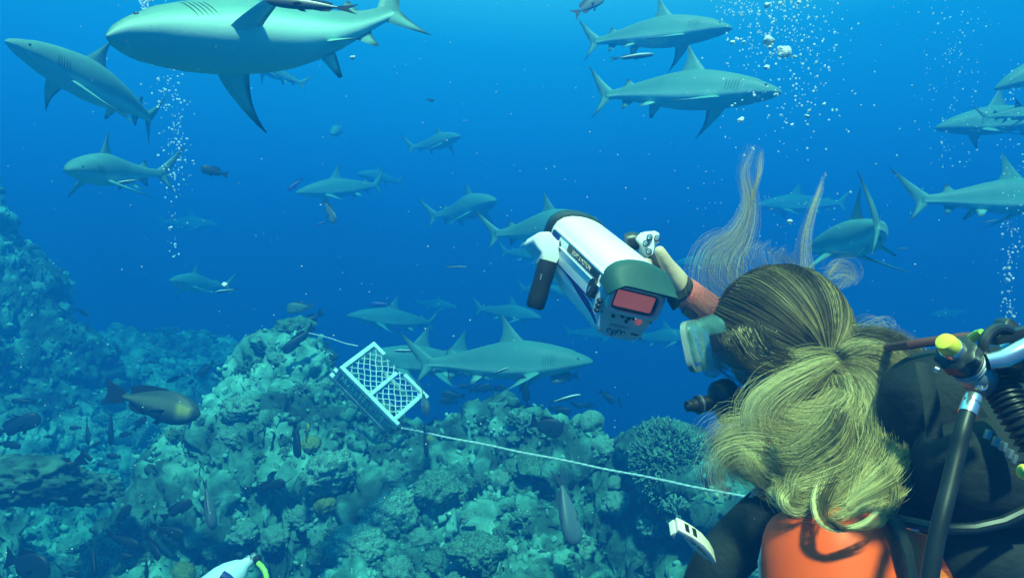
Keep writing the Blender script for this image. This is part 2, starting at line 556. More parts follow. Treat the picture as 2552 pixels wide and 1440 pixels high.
rv = np.stack([gx, gy, gz], 1)
n0 = grid_normals(rv)
near = 1.0 / (1.0 + 0.03 * gy)
a1 = fbm(rv * 1.1, 3, 3)
rv = rv + n0 * (0.34 * a1)[:, None]
n1 = grid_normals(rv)
wrp = np.stack([fbm(rv * 2.2, 11, 2), fbm(rv * 2.2, 12, 2), fbm(rv * 2.2, 13, 2)], 1)
w1 = worley((rv + 0.16 * wrp) * np.array([2.6, 2.6, 3.4]), 21)
rv = rv + n1 * (0.20 * (0.6 - w1) + 0.10 * (1 - 2 * np.abs(fbm(rv * 3.1, 51, 3))))[:, None]
n2 = grid_normals(rv)
rdg = 1 - 2.2 * np.abs(fbm(rv * 7.0 + 0.5 * wrp, 52, 3))          # craggy ridges and holes
w2 = worley((rv + 0.09 * wrp) * 8.0, 22)
sel = sstep(-0.15, 0.25, fbm(rv * 1.7, 53, 2))                      # lumpy here, craggy there
rv = rv + n2 * (0.085 * rdg * (1 - sel) + 0.10 * (0.5 - w2) * sel)[:, None]
n3 = grid_normals(rv)
w3 = worley((rv + 0.03 * wrp) * 19.0, 23)
f3 = fbm(rv * 24.0, 24, 3)
rv = rv + n3 * (0.022 * (0.5 - w3) * sel + 0.045 * f3 * (1 - 0.4 * sel))[:, None]
ii = np.arange(NR * NU).reshape(NR, NU)
rf = np.stack([ii[:-1, :-1].ravel(), ii[:-1, 1:].ravel(), ii[1:, 1:].ravel(), ii[1:, :-1].ravel()], 1)
me = mesh_np('reef', rv, rf)
pat = 0.36 + 0.42 * fbm(rv * 1.3, 41, 3) + 0.30 * fbm(rv * 6.0, 42, 2) + 0.18 * (0.5 - w2) + 0.10 * (0.5 - w3)  # lumps paler, gaps between them darker: shade painted into the tone
tone(me, np.clip(pat + 0.10 * rdg * (1 - sel) + 0.12 * f3, 0.02, 0.98))
reef = link('reef', me, M_REEF)
setp(reef, kind='structure')
rn = grid_normals(rv)

# sea bed far below the drop-off, out to the edge of sight
bedv = [(-40, -2, -7.6), (40, -2, -7.6), (40, 50, -7.9), (-40, 50, -7.9)]
bed = MB().add(bedv, [(0, 1, 2, 3)]).build('seabed', M_CORAL_TAN, None, smooth=False)
setp(bed, kind='structure')


# ------------------------------------------------------------------ coral pieces
def ico(sub):
    bm = bmesh.new()
    bmesh.ops.create_icosphere(bm, subdivisions=sub, radius=1.0)
    v = np.array([x.co[:] for x in bm.verts]); f = np.array([[q.index for q in ff.verts] for ff in bm.faces])
    bm.free()
    return v, f


ICO2, ICO3, ICO4, ICO5 = ico(2), ico(3), ico(4), ico(5)


def coral_lump(seed, base=ICO4, freq=2.2, amp=0.30, fine=0.10, flat=0.75):
    v, f = base
    n = v.copy()
    d = amp * (0.6 - worley(v * freq + seed * 3.1, seed)) + fine * (0.5 - worley(v * freq * 3.2 + seed, seed + 5)) + 0.2 * fbm(v * 1.1 + seed, seed + 9, 2)
    v = v + n * d[:, None]
    v = v * np.array([1, 1, flat])
    return v, f


def coral_branch(seed, nbr=46):
    """clump of short fingers on a dome"""
    r = np.random.default_rng(seed)
    vs, fs = [], []
    m = MB()
    for i in range(nbr):
        z = r.uniform(0.05, 1); a = r.uniform(0, 6.28)
        d = Vector((math.sqrt(1 - z * z) * math.cos(a), math.sqrt(1 - z * z) * math.sin(a), z))
        L = r.uniform(0.75, 1.12)
        p1 = d * 0.35; p2 = d * L + Vector(r.normal(0, 0.07, 3))
        pm = (p1 + p2) / 2 + Vector(r.normal(0, 0.05, 3))
        m.tube([p1, pm, p2, p2 + d * 0.03], [0.10, 0.085, 0.065, 0.02], n=6)
        for q in range(2):
            e2 = pm + (d + Vector(r.normal(0, 0.6, 3))).normalized() * r.uniform(0.2, 0.35)
            m.tube([pm, e2, e2 + (e2 - pm) * 0.08], [0.06, 0.05, 0.015], n=5)
    return np.array([v[:] for v in m.v]), m.f


def coral_dome(seed, nbr=800):
    r = np.random.default_rng(seed)
    m = MB()
    for i in range(nbr):
        z = r.uniform(-0.1, 1); a = r.uniform(0, 6.28); q = math.sqrt(max(0, 1 - z * z))
        d = Vector((q * math.cos(a), q * math.sin(a), z))
        b = d * (0.80 + 0.06 * math.sin(5 * a) * q)
        for w in range(3):
            e_ = b + (d + Vector(r.normal(0, 0.55, 3))).normalized() * r.uniform(0.10, 0.22)
            m.tube([b - d * 0.05, e_, e_ + (e_ - b) * 0.15], [0.022, 0.019, 0.007], n=4)
    m.ball((0, 0, -0.05), (0.80, 0, 0), (0, 0.80, 0), (0, 0, 0.80), 24, 14)
    return np.array([v[:] for v in m.v]), m.f


def coral_plate(seed):
    r = np.random.default_rng(seed)
    n = 36; rings = 7
    vs = []
    for side in (1, -1):
        for i in range(rings):
            q = i / (rings - 1)
            for k in range(n):
                a = 2 * math.pi * k / n
                rad = q * (1 + 0.16 * math.sin(3 * a + seed) + 0.08 * math.sin(7 * a + 2 * seed))
                z = 0.35 * q ** 2 + 0.07 * math.sin(5 * a + seed) * q + (0.04 if side > 0 else -0.05 - 0.3 * (1 - q) ** 2)
                if i == rings - 1: z = 0.35 + 0.07 * math.sin(5 * a + seed)
                vs.append((rad * math.cos(a), rad * math.sin(a), z))
    fs = []
    for s in range(2):
        b = s * n * rings
        for i in range(rings - 1):
            for k in range(n):
                k2 = (k + 1) % n
                q = (b + i * n + k, b + i * n + k2, b + (i + 1) * n + k2, b + (i + 1) * n + k)
                fs.append(q if s == 0 else q[::-1])
    return np.array(vs), fs


def coral_cup(seed):
    """upright barrel with a hollow top"""
    m = MB()
    m.lathe((0, 0, -0.5), (0, 0, 1), [(0, 0.55), (0.5, 0.75), (1.1, 0.85), (1.35, 0.78), (1.38, 0.62), (1.1, 0.5), (0.6, 0.4), (0.55, 0.0)], 22)
    v = np.array([x[:] for x in m.v])
    v = v + 0.09 * np.stack([fbm(v * 2 + seed, seed, 2), fbm(v * 2 + seed, seed + 1, 2), fbm(v * 2, seed + 2, 2)], 1)
    return v, m.f


def proto(name, vf, mat):
    v, f = vf
    me = bpy.data.meshes.new(name)
    me.from_pydata([tuple(x) for x in v], [], [tuple(int(i) for i in q) for q in f])
    me.materials.append(mat)
    me.polygons.foreach_set('use_smooth', [True] * len(me.polygons))
    return me


PR = {}
for i, mt in enumerate((M_CORAL_PALE, M_CORAL_TAN, M_CORAL_PALE)):
    PR['lump%d' % i] = proto('coral_lump', coral_lump(i + 1, ICO5, 2.4, 0.42, 0.22, 0.72), mt)
    PR['knob%d' % i] = proto('coral_knob', coral_lump(i + 11, ICO4, 2.9, 0.55, 0.34, 0.8), mt)
PR['ylump'] = proto('coral_lump', coral_lump(31, ICO4, 2.8, 0.3, 0.14, 0.7), M_CORAL_YELLOW)
PR['branch0'] = proto('coral_branch', coral_branch(5), M_CORAL_TAN)
PR['branch1'] = proto('coral_branch', coral_branch(6, 60), M_CORAL_PALE)
PR['dome0'] = proto('coral_dome', coral_dome(8), M_CORAL_TAN)
PR['plate0'] = proto('coral_plate', coral_plate(2), M_CORAL_TAN)
PR['plate1'] = proto('coral_plate', coral_plate(5), M_CORAL_PALE)
PR['cup0'] = proto('coral_cup', coral_cup(3), M_CORAL_TAN)
PR['round0'] = proto('coral_round', coral_lump(51, ICO4, 2.0, 0.10, 0.08, 0.9), M_CORAL_PALE)

rvg = rv.reshape(NR, NU, 3)
rng_px = 1276 + (rv[:, 0] / rv[:, 1]) / K0
rng_py = 720 - (rv[:, 2] / rv[:, 1]) / K0
# visible, front-most points of the reef: running maximum of height angle with distance
ang = (rv[:, 2] / rv[:, 1]).reshape(NR, NU)
runmax = np.maximum.accumulate(ang, axis=0)
vis = (ang >= runmax - 0.004).ravel()
inframe = vis & (rng_px > -80) & (rng_px < 2300) & (rng_py < 1500)


def reef_at(px, py):
    """index of the visible reef point seen in that direction"""
    d = (rng_px - px) ** 2 + (rng_py - py) ** 2
    d = np.where(vis, d, 1e12)
    return int(np.argmin(d))


def put_coral(key, i, size, label, group=None, lift=0.25, rx=0.3, name='coral_head', squash=1.0):
    o = bpy.data.objects.new(name, PR[key])
    C.objects.link(o)
    n = Vector(rn[i]); n = (n + Vector((0, 0, 1.0))).normalized()
    p = Vector(rv[i]) + n * size * lift
    o.location = p
    qn = n.to_track_quat('Z', 'Y')
    o.rotation_euler = (qn.to_matrix() @ Euler((random.uniform(-rx, rx), random.uniform(-rx, rx), random.uniform(0, 6.28))).to_matrix()).to_euler()
    o.scale = (size, size * random.uniform(0.85, 1.1), size * random.uniform(0.8, 1.05) * squash)
    return setp(o, label, 'coral', group)


special = [
    ('round0', 1470, 1052, 0.10, 'pale rounded coral knob standing on the ridge line right of the black surgeonfish'),
    ('round0', 1438, 1050, 0.07, 'smaller pale coral knob touching the left side of the ridge-top knob'),
    ('dome0', 1685, 1150, 0.33, 'large finely branched coral dome at the right end of the ridge above the rope'),
    ('lump0', 825, 1195, 0.20, 'bright lumpy coral boulder in the middle of the near slope'),
    ('plate1', 345, 1110, 0.22, 'pale flat-topped coral in the valley below the big brown snapper'),
    ('knob0', 650, 850, 0.13, 'pale knob of coral at the left tip of the outcrop beside the crate'),
    ('knob1', 740, 825, 0.16, 'knobbly coral crowning the outcrop left of the white crate'),
    ('lump2', 990, 1300, 0.20, 'broad pale coral boulder on the lower slope under the rope'),
    ('lump0', 900, 1380, 0.18, 'pale coral boulder at the bottom edge right of the turquoise scuba tank'),
    ('plate0', 1310, 1170, 0.13, 'tongue-shaped coral plate just under the rope in the middle of the slope'),
    ('round0', 1530, 1205, 0.055, 'small smooth round coral ball on the ledge beside the dark gully'),
    ('lump1', 1100, 1230, 0.16, 'tan lumpy coral on the slope left of the diving grey fish'),
    ('cup0', 1280, 1005, 0.055, 'hollow barrel sponge on the ridge under the bright shark'),
    ('cup0', 1552, 1100, 0.05, 'dark hollow barrel sponge near the top of the ridge right of the rope bend'),
    ('knob2', 200, 1090, 0.18, 'pale knobbly coral at the foot of the left reef wall'),
    ('ylump', 775, 1110, 0.08, 'yellowish coral beside the upright dark fish on the near slope'),
    ('ylump', 40, 1210, 0.14, 'yellow-green coral ledge at the lower left edge of the frame'),
    ('lump2', 600, 1030, 0.14, 'pale coral bulge at the left edge of the near mound'),
    ('knob0', 1420, 1380, 0.14, 'knobbly coral cluster at the bottom centre of the slope'),
    ('lump1', 1190, 1390, 0.15, 'tan coral boulder at the bottom edge below the pale lumpy one'),
    ('knob1', 290, 1400, 0.20, 'pale coral shelf on the valley floor beside the dark surgeonfish'),
    ('branch0', 620, 1110, 0.14, 'branching coral bush on the mound side facing the snapper'),
]
for key, px, py, size, lab in special:
    put_coral(key, reef_at(px, py), size, lab, lift=-0.28 if key == 'dome0' else 0.25)

pool = np.nonzero(inframe)[0]
pick = rng.choice(pool, 4200, replace=False)
wl = ['branch0', 'branch1', 'knob0', 'knob1', 'knob2', 'lump0', 'lump1', 'lump2', 'plate0', 'cup0', 'ylump', 'round0']
wp = [0.16, 0.13, 0.16, 0.15, 0.12, 0.05, 0.06, 0.04, 0.07, 0.02, 0.03, 0.01]
nm = {'branch': ('branching coral clump', 'branching coral'), 'knob': ('knobbly coral head', 'knobbly coral'), 'lump': ('lumpy coral boulder', 'lumpy coral'),
      'plate': ('thin plate coral', 'plate coral'), 'cup': ('hollow barrel sponge', 'barrel sponge'), 'ylump': ('yellowish coral lump', 'yellowish coral'), 'round': ('small round coral ball', 'round coral')}
zone_name = {0: 'scattered over the left reef wall', 1: 'growing in the valley and on the hazy far ridge', 2: 'growing on the outcrop left of the crate',
             3: 'along the ridge behind the rope', 4: 'on the near slope below the rope'}
LM = [(1470, 1050, 'ridge-top coral knob'), (1680, 1140, 'large branched coral dome'), (825, 1195, 'bright lumpy boulder'), (345, 1110, 'flat-topped valley coral'),
      (640, 860, 'outcrop tip'), (960, 960, 'white crate'), (990, 1300, 'broad pale boulder'), (1362, 1062, 'black oval surgeonfish'), (378, 1004, 'big brown snapper'),
      (668, 1212, 'dark fish beside the bright boulder'), (1412, 1265, 'diving grey fish'), (600, 1415, 'turquoise scuba tank'), (68, 1408, 'dark blue corner surgeonfish'),
      (765, 1078, 'green and yellow fish'), (1735, 1345, 'white hose clip'), (1270, 897, 'brightest shark'), (520, 1255, 'pale grey fish in the gully'), (60, 650, 'top of the left wall'),
      (120, 850, 'middle of the left wall'), (40, 1210, 'yellow-green coral ledge'), (200, 1090, 'pale coral at the wall foot'), (400, 880, 'hazy far ridge'), (1200, 1130, 'rope near the crate'),
      (1560, 1185, 'rope beside the gully'), (200, 1330, 'dark hollow at lower left'), (1180, 1390, 'bottom edge of the slope'), (1430, 1380, 'knobbly cluster at the bottom')]
AUTO = {}


def auto_label(base, px, py):
    d, nm_, dx, dy = min((math.hypot(px - x, py - y), n_, px - x, py - y) for x, y, n_ in LM)
    if d < 22: rel = 'right at'
    elif abs(dx) > 1.4 * abs(dy): rel = 'left of' if dx < 0 else 'right of'
    elif abs(dy) > 1.4 * abs(dx): rel = 'above' if dy < 0 else 'below'
    else: rel = ('above and ' if dy < 0 else 'below and ') + ('left of' if dx < 0 else 'right of')
    key = (base, rel, nm_)
    AUTO[key] = AUTO.get(key, 0) + 1
    return key, d


def finish_labels():
    by = {}
    for o, key, d in PEND: by.setdefault(key, []).append((d, o))
    words = ['', 'second nearest, ', 'third nearest, ', 'fourth nearest, ', 'fifth nearest, ', 'sixth nearest, ', 'seventh nearest, ', 'eighth nearest, ', 'ninth nearest, ', 'tenth nearest, ']
    for (base, rel, n_), l in by.items():
        l.sort(key=lambda q: q[0])
        for k, (d, o) in enumerate(l):
            if len(l) == 1: o['label'] = '%s %s the %s' % (base, rel, n_)
            else: o['label'] = '%s %s the %s, %s' % (base, rel, n_, ['nearest to it', 'second from it', 'third from it', 'fourth from it', 'fifth from it', 'sixth from it', 'seventh from it', 'eighth from it', 'ninth from it', 'tenth from it', 'eleventh from it', 'twelfth from it'][min(k, 11)])


PEND = []
cnt = 0
for i in pick:
    if cnt >= 215: break
    px, py, Y = rng_px[i], rng_py[i], rv[i, 1]
    if px > 1950 or py > 1460: continue
    key = random.choices(wl, wp)[0]
    base = [b for b in nm if key.startswith(b)][0]
    if px < 260 and py < 1250: zn = 0
    elif px < 560: zn = 1
    elif px < 900 and py < 1000: zn = 2
    elif py < 1010 + 0.2 * (px - 1000) + 60: zn = 3
    else: zn = 4
    size = random.uniform(0.035, 0.10) * (1 + 0.07 * max(0, Y - 4.5))
    if base in ('cup', 'round'): size *= 0.6
    o = put_coral(key, i, size, nm[base][0], '%s %s' % (nm[base][1], zone_name[zn]), lift=0.15)
    kk, dd_ = auto_label(nm[base][0], px, py); PEND.append((o, kk, dd_))
    cnt += 1

v, f = coral_lump(91, ICO5, 2.6, 0.45, 0.32, 1.0)
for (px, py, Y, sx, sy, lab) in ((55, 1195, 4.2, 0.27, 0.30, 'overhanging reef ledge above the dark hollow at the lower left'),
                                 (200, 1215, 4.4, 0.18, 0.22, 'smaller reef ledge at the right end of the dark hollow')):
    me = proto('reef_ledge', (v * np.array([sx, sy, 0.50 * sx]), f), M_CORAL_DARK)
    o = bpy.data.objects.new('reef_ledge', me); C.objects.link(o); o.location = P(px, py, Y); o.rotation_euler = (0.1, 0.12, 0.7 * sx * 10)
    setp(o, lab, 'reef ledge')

# the crust of small growth nobody could count: one mesh
sv, sf, st = [], [], []
b0 = 0
small = [coral_lump(s + 60, ICO2, 2.4, 0.75, 0.5, 0.8) for s in range(6)]
for i in pick[300:]:
    v, f = small[random.randrange(6)]
    s = math.exp(random.uniform(math.log(0.007), math.log(0.027))) * (1 + 0.10 * max(0, rv[i, 1] - 4.5))
    v = v * np.array([random.uniform(0.4, 1.7), random.uniform(0.5, 1.2), random.uniform(0.4, 1.6)])
    rot = np.array(Euler((random.uniform(0, 6), random.uniform(0, 6), random.uniform(0, 6))).to_matrix())
    sv.append((v * s) @ rot.T + rv[i] + rn[i] * s * 0.4)
    sf.append(f + b0); b0 += len(v)
    st.append(np.full(len(v), np.clip(pat[i] + random.uniform(-0.15, 0.4), 0.05, 0.98)))
me = mesh_np('coral_crust', np.concatenate(sv), np.concatenate(sf))
tone(me, np.concatenate(st))
setp(link('coral_crust', me, M_REEF), kind='stuff')

# ------------------------------------------------------------------ sharks
SB = np.array([  # s, top, bottom, half width
    (0.000, 0.002, 0.003, 0.003), (0.012, 0.011, 0.010, 0.017), (0.035, 0.021, 0.016, 0.030), (0.07, 0.033, 0.026, 0.043), (0.12, 0.046, 0.040, 0.054),
    (0.18, 0.059, 0.052, 0.062), (0.25, 0.071, 0.061, 0.067), (0.32, 0.080, 0.067, 0.069), (0.39, 0.082, 0.070, 0.067), (0.46, 0.076, 0.068, 0.061),
    (0.54, 0.064, 0.058, 0.051), (0.62, 0.049, 0.046, 0.039), (0.69, 0.036, 0.034, 0.028), (0.75, 0.026, 0.024, 0.019), (0.80, 0.021, 0.019, 0.013), (0.845, 0.019, 0.016, 0.008)])


def shark_mesh(bend=0.0, hbend=0.0, fat=1.0, pecs=0.0, twist=0.0):
    NS, NA = 44, 24
    ss = np.concatenate([[0, .006, .014, .025, .04], np.linspace(0.06, 0.845, NS - 5)])
    top = np.interp(ss, SB[:, 0], SB[:, 1]); bot = np.interp(ss, SB[:, 0], SB[:, 2]); wd = np.interp(ss, SB[:, 0], SB[:, 3])
    V, T, F = [], [], []
    for i, s in enumerate(ss):
        for k in range(NA):
            a = 2 * math.pi * k / NA
            cy_, sy_ = math.cos(a), math.sin(a)
            ex = 0.88
            y = math.copysign(abs(cy_) ** ex, cy_) * wd[i] * fat
            z = math.copysign(abs(sy_) ** ex, sy_) * (top[i] if sy_ > 0 else bot[i]) * fat
            hz_ = -0.004 if s < 0.1 else 0
            V.append((-s, y, z + hz_))
            q_ = min(1.0, max(0.0, (0.75 - sy_) / 1.15)); q_ = q_ * q_ * (3 - 2 * q_)
            c = 0.34 + 0.14 * q_
            if sy_ < 0.0: c += 0.40 * min(1, -sy_ / 0.45) ** 1.5
            # mouth line and gill slits
            T.append(c)
    for i in range(len(ss) - 1):
        for k in range(NA):
            k2 = (k + 1) % NA
            F.append((i * NA + k, i * NA + k2, (i + 1) * NA + k2, (i + 1) * NA + k))
    F.append(tuple(range(NA))[::-1]); F.append(tuple((len(ss) - 1) * NA + k for k in range(NA)))

    def fin(le, te, thick, nrm, t0=0.42, t1=0.05, nv=9, nu=7, p=1.0, edge=True, pale=None):
        """le, te: functions of v (0 root .. 1 tip) giving points; nrm: thickness direction"""
        b = len(V)
        nrm = np.asarray(nrm, float)
        for side in (1, -1):
            for j in range(nv):
                v = j / (nv - 1)
                A, B = np.asarray(le(v), float), np.asarray(te(v), float)
                for i in range(nu):
                    u = i / (nu - 1)
                    th = thick * (1 - 0.85 * v) * (math.sin(math.pi * min(1, u ** 0.6)) if 0 < u < 1 else 0)
                    V.append(tuple(A + (B - A) * u + nrm * th * side))
                    c = t0
                    if pale is not None and side * pale < 0: c = 0.80
                    dk = max(0.0, min(1.0, (v - 0.55) / 0.4))
                    if edge: dk = max(dk, max(0, (u - 0.72) / 0.28) * min(1, v * 3 + 0.2))
                    T.append(c + (t1 - c) * dk)
        for sd in range(2):
            o = b + sd * nu * nv
            for j in range(nv - 1):
                for i in range(nu - 1):
                    q = (o + j * nu + i, o + j * nu + i + 1, o + (j + 1) * nu + i + 1, o + (j + 1) * nu + i)
                    F.append(q if sd == 0 else q[::-1])

    def lerp(a, b, v): return [a[i] + (b[i] - a[i]) * v for i in range(len(a))]

    D_, W_ = 0.078 * (fat - 1), 0.06 * (fat - 1)
    # dorsal
    fin(lambda v: (-(0.325 + 0.125 * v ** 0.85), 0, 0.066 + D_ + 0.142 * v ** 1.05),
        lambda v: (-(0.470 - 0.016 * math.sin(math.pi * min(1, v * 0.9)) - 0.006 * v + (0.02 * (1 - v) ** 6)), 0, 0.060 + D_ * 0.85 + 0.1465 * v + D_ * 0.15 * v), 0.009, (0, 1, 0), t0=0.40, t1=0.30)
    # second dorsal
    fin(lambda v: (-(0.685 + 0.045 * v), 0, 0.032 + D_ * 0.4 + 0.036 * v), lambda v: (-(0.74 + 0.004 * v + 0.02 * (1 - v) ** 3), 0, 0.025 + D_ * 0.3 + 0.042 * v), 0.004, (0, 1, 0), t1=0.06)
    # anal
    fin(lambda v: (-(0.675 + 0.055 * v), 0, -0.032 - D_ * 0.4 - 0.042 * v), lambda v: (-(0.735 + 0.006 * v + 0.012 * (1 - v) ** 3), 0, -0.023 - D_ * 0.3 - 0.05 * v), 0.004, (0, 1, 0), t0=0.5, t1=0.05)
    for sg in (1, -1):
        # pectoral
        dn = -0.095 + pecs
        fin(lambda v: (-(0.245 + 0.165 * v ** 1.15), sg * (0.045 + W_ * 0.7 + 0.175 * v ** 0.92), -0.040 - W_ * 0.6 + dn * v),
            lambda v: (-(0.335 + 0.085 * v - 0.022 * math.sin(math.pi * min(1, v * 0.95)) * 0.9), sg * (0.045 + W_ * 0.7 + 0.178 * v), -0.044 - W_ * 0.6 + dn * v), 0.010,
            (0, 0.45 * sg, 0.9), t0=0.44, t1=0.08, pale=1)
        # pelvic
        fin(lambda v: (-(0.545 + 0.055 * v), sg * (0.025 + 0.046 * v), -0.048 - W_ - 0.040 * v), lambda v: (-(0.605 + 0.012 * v), sg * (0.022 + 0.05 * v), -0.043 - W_ - 0.044 * v), 0.006,
            (0, 0.6 * sg, 0.8), t0=0.5, t1=0.10, pale=1)
    # tail: upper and lower lobe
    fin(lambda v: (-(0.785 + 0.215 * v ** 1.0), 0, 0.008 + 0.172 * v ** 1.12), lambda v: (-(0.876 + 0.124 * v ** 1.08), 0, -0.006 + 0.186 * v ** 1.08), 0.009, (0, 1, 0), t0=0.42, t1=0.05)
    fin(lambda v: (-(0.795 + 0.115 * v ** 0.95), 0, -0.010 - 0.105 * v), lambda v: (-(0.872 + 0.038 * v ** 1.6), 0, 0.004 - 0.119 * v ** 1.05), 0.008, (0, 1, 0), t0=0.48, t1=0.05)

    V = np.array(V); T = np.array(T)
    # twist the tail against the trunk, then bend the spine sideways
    s = -V[:, 0]
    tw = math.radians(twist) * sstep(0.42, 0.80, s)
    V[:, 1], V[:, 2] = V[:, 1] * np.cos(tw) - V[:, 2] * np.sin(tw), V[:, 1] * np.sin(tw) + V[:, 2] * np.cos(tw)
    sa = np.linspace(-0.05, 1.05, 221)
    phi = bend * np.clip(sa - 0.38, 0, None) ** 1.3 * 2.0 - hbend * np.clip(0.30 - sa, 0, None) * 2.5
    cx = np.concatenate([[0], np.cumsum(-np.cos((phi[1:] + phi[:-1]) / 2) * np.diff(sa))])
    cyy = np.concatenate([[0], np.cumsum(np.sin((phi[1:] + phi[:-1]) / 2) * np.diff(sa))])
    i0 = np.interp(0.44, sa, cx), np.interp(0.44, sa, cyy)
    px_, py_, ph_ = np.interp(s, sa, cx) - i0[0], np.interp(s, sa, cyy) - i0[1], np.interp(s, sa, phi)
    W = np.stack([px_ + V[:, 1] * np.sin(ph_), py_ + V[:, 1] * np.cos(ph_), V[:, 2]], 1)
    me = bpy.data.meshes.new('shark')
    me.from_pydata([tuple(x) for x in W], [], F)
    bm = bmesh.new(); bm.from_mesh(me)
    bmesh.ops.recalc_face_normals(bm, faces=bm.faces)
    bm.to_mesh(me); bm.free()
    tone(me, T)
    me.materials.append(M_SHARK)
    # places on the bent body for eyes, gills, mouth
    def at(sv_, y, z):
        a, b_, c_ = np.interp(sv_, sa, cx) - i0[0], np.interp(sv_, sa, cyy) - i0[1], np.interp(sv_, sa, phi)
        return Vector((a + y * math.sin(c_), b_ + y * math.cos(c_), z))
    return me, at


GS = 'grey reef sharks circling above the reef'
_fine = {}


def add_details(o, at, fat):
    for sg in (1, -1):
        m = MB(); m.ball(at(0.065, sg * 0.0375 * fat, 0.010), (0.0065, 0, 0), (0, 0.004, 0), (0, 0, 0.0065), 12, 8)
        e_ = m.build('eye', M_EYE); e_.parent = o
        for g in range(5):
            m = MB()
            sx = 0.178 + 0.013 * g
            wdt = float(np.interp(sx, SB[:, 0], SB[:, 3])) * fat
            pts = []
            for kk in range(6):
                a = -0.35 + 0.75 * kk / 5
                ex = 0.88
                pts.append(at(sx - 0.010 * kk / 5 + 0.004, sg * (abs(math.cos(a)) ** ex * wdt + 0.0001),
                              math.copysign(abs(math.sin(a)) ** ex, math.sin(a)) * 0.058 * fat))
            m.tube(pts, [0.0003, 0.0008, 0.0010, 0.0010, 0.0008, 0.0003], n=6)
            gl = m.build('gill_slit', M_EYE); gl.parent = o


def shark2(label, nose, root, Y, L, toward=1, roll=0, bend=0.0, hbend=0.0, fine=False, fat=1.0, pecs=0.0, twist=0.0):
    """snout and tail-root sighted at mean distance Y; toward=1: the snout is the nearer end"""
    fat *= 1.2
    me, at = shark_mesh(bend, hbend, fat, pecs, twist)
    a, b = at(0.0, 0, 0) * L, at(0.80, 0, 0) * L
    ch = (a - b).length
    y0, y1 = Y, Y
    for it in range(12):
        pn, pr = P(nose[0], nose[1], y0), P(root[0], root[1], y1)
        d2 = (pn.x - pr.x) ** 2 + (pn.z - pr.z) ** 2
        dy = math.sqrt(max(0.0, ch * ch - d2))
        y0, y1 = Y - toward * dy / 2, Y + toward * dy / 2
    pn, pr = P(nose[0], nose[1], y0), P(root[0], root[1], y1)
    d = (pn - pr).normalized()
    side = Vector((0, 0, 1)).cross(d).normalized(); up = d.cross(side)
    lx = (a - b).normalized(); ly = Vector((0, 0, 1)).cross(lx).normalized(); lz = lx.cross(ly)
    Mw = Matrix((d, side, up)).transposed(); Ml = Matrix((lx, ly, lz)).transposed()
    Rm = Mw @ Matrix.Rotation(math.radians(roll), 3, 'X') @ Ml.transposed()
    o = link('shark', me, None)
    k = (pn - pr).length / ch
    o.rotation_euler = Rm.to_euler()
    o.scale = (L * k, L * k, L * k)
    o.location = (pn + pr) / 2 - Rm @ ((a + b) / 2 * k)
    setp(o, label, 'shark', GS)
    if fine: add_details(o, at, fat)
    return o


shark2('largest shark, pale belly and undersides of fins showing, cut by the top edge', (262, 86), (945, 42), 2.78, 1.6, 1, 46, 0.55, 0.1, True, fat=1.0, pecs=0.06, twist=-22)
shark2('shark climbing at the upper left with its tail crossing the bubble column', (15, 98), (362, 288), 4.5, 1.40, 1, -8, -0.5, 0.0, True)
shark2('shark under the climbing one, snout left, long upper tail lobe crossing the bubbles', (168, 420), (388, 432), 5.6, 1.42, 1, 0, 0.9, 0.1, True)
shark2('very faint shark below the tail of the largest shark', (615, 150), (745, 205), 13.5, 1.4, 1, 0, 0.4)
shark2('pale shark above the left valley with a bright speck at its tail', (425, 697), (556, 712), 10, 1.4, 1, 6, 0.6)
shark2('shark heading left over mid-water with a grey fish hanging below its snout', (735, 480), (930, 462), 10.4, 1.56, 1, 0, -0.4)
shark2('faint shark half hidden behind the tail of the mid-water one', (890, 432), (990, 452), 14.5, 1.4, 1)
shark2('shark turned towards us above the empty mid-water, tail thin on its left', (1147, 338), (1034, 366), 11.5, 1.4, 1, 0, -0.7)
shark2('tiny distant shark seen head-on in the blue', (828, 334), (850, 320), 15, 1.3, 1)
shark2('broad shark facing right, left of the one behind the camera housing', (1234, 497), (1092, 536), 9.8, 1.75, 1, 0, -0.8, fat=1.1)
shark2('shark whose head is hidden behind the white camera housing', (1490, 548), (1250, 582), 6.7, 1.55, 1, 0, -0.6, 0, True, fat=1.1)
shark2('dim shark passing behind the left handle of the camera', (1405, 642), (1265, 628), 12.5, 1.45, 1)
shark2('shark gliding left above the crate with its tail raised', (865, 784), (1066, 803), 10.4, 1.6, 1, 0, -0.7)
shark2('ghostly shark over the gliding one above the crate', (1140, 766), (1046, 754), 17.5, 1.4, 1)
shark2('pale shark between the black camera grip and the reef', (1350, 791), (1204, 770), 11.8, 1.45, 1, 0, -0.3)
shark2('brightest shark, full side view with gill slits, swimming right over the ridge', (1478, 898), (1086, 904), 6.0, 1.72, 1, -4, -0.45, 0.0, True, fat=1.08)
shark2('dark shark nosing over the white crate', (882, 890), (1195, 908), 7.2, 1.62, 1, 0, 0.3, 0, True)
shark2('dark shark mostly covered by the brightest shark', (990, 910), (1290, 905), 8.2, 1.7, 1, 0, 0.2)
shark2('upper of the two sharks swimming right at the top', (1826, 68), (1498, 102), 6.0, 1.44, 1, -8, 0.25, 0, True)
shark2('lower of the two sharks swimming right at the top, snout among the bubbles', (1950, 228), (1530, 236), 5.4, 1.65, 1, -10, 0.3, 0, True)
shark2('shark with only its rear half in frame at the right edge', (2715, 490), (2322, 497), 5.2, 1.5, -1, 0, 0.3, 0, True)
shark2('shark swimming away with its big tail fin towards us', (2022, 622), (2190, 566), 4.65, 1.55, -1, 0, 1.0, fat=0.88)
shark2('shark with open snout pointing left near the upper right edge', (2330, 318), (2640, 285), 6.6, 1.5, 1)
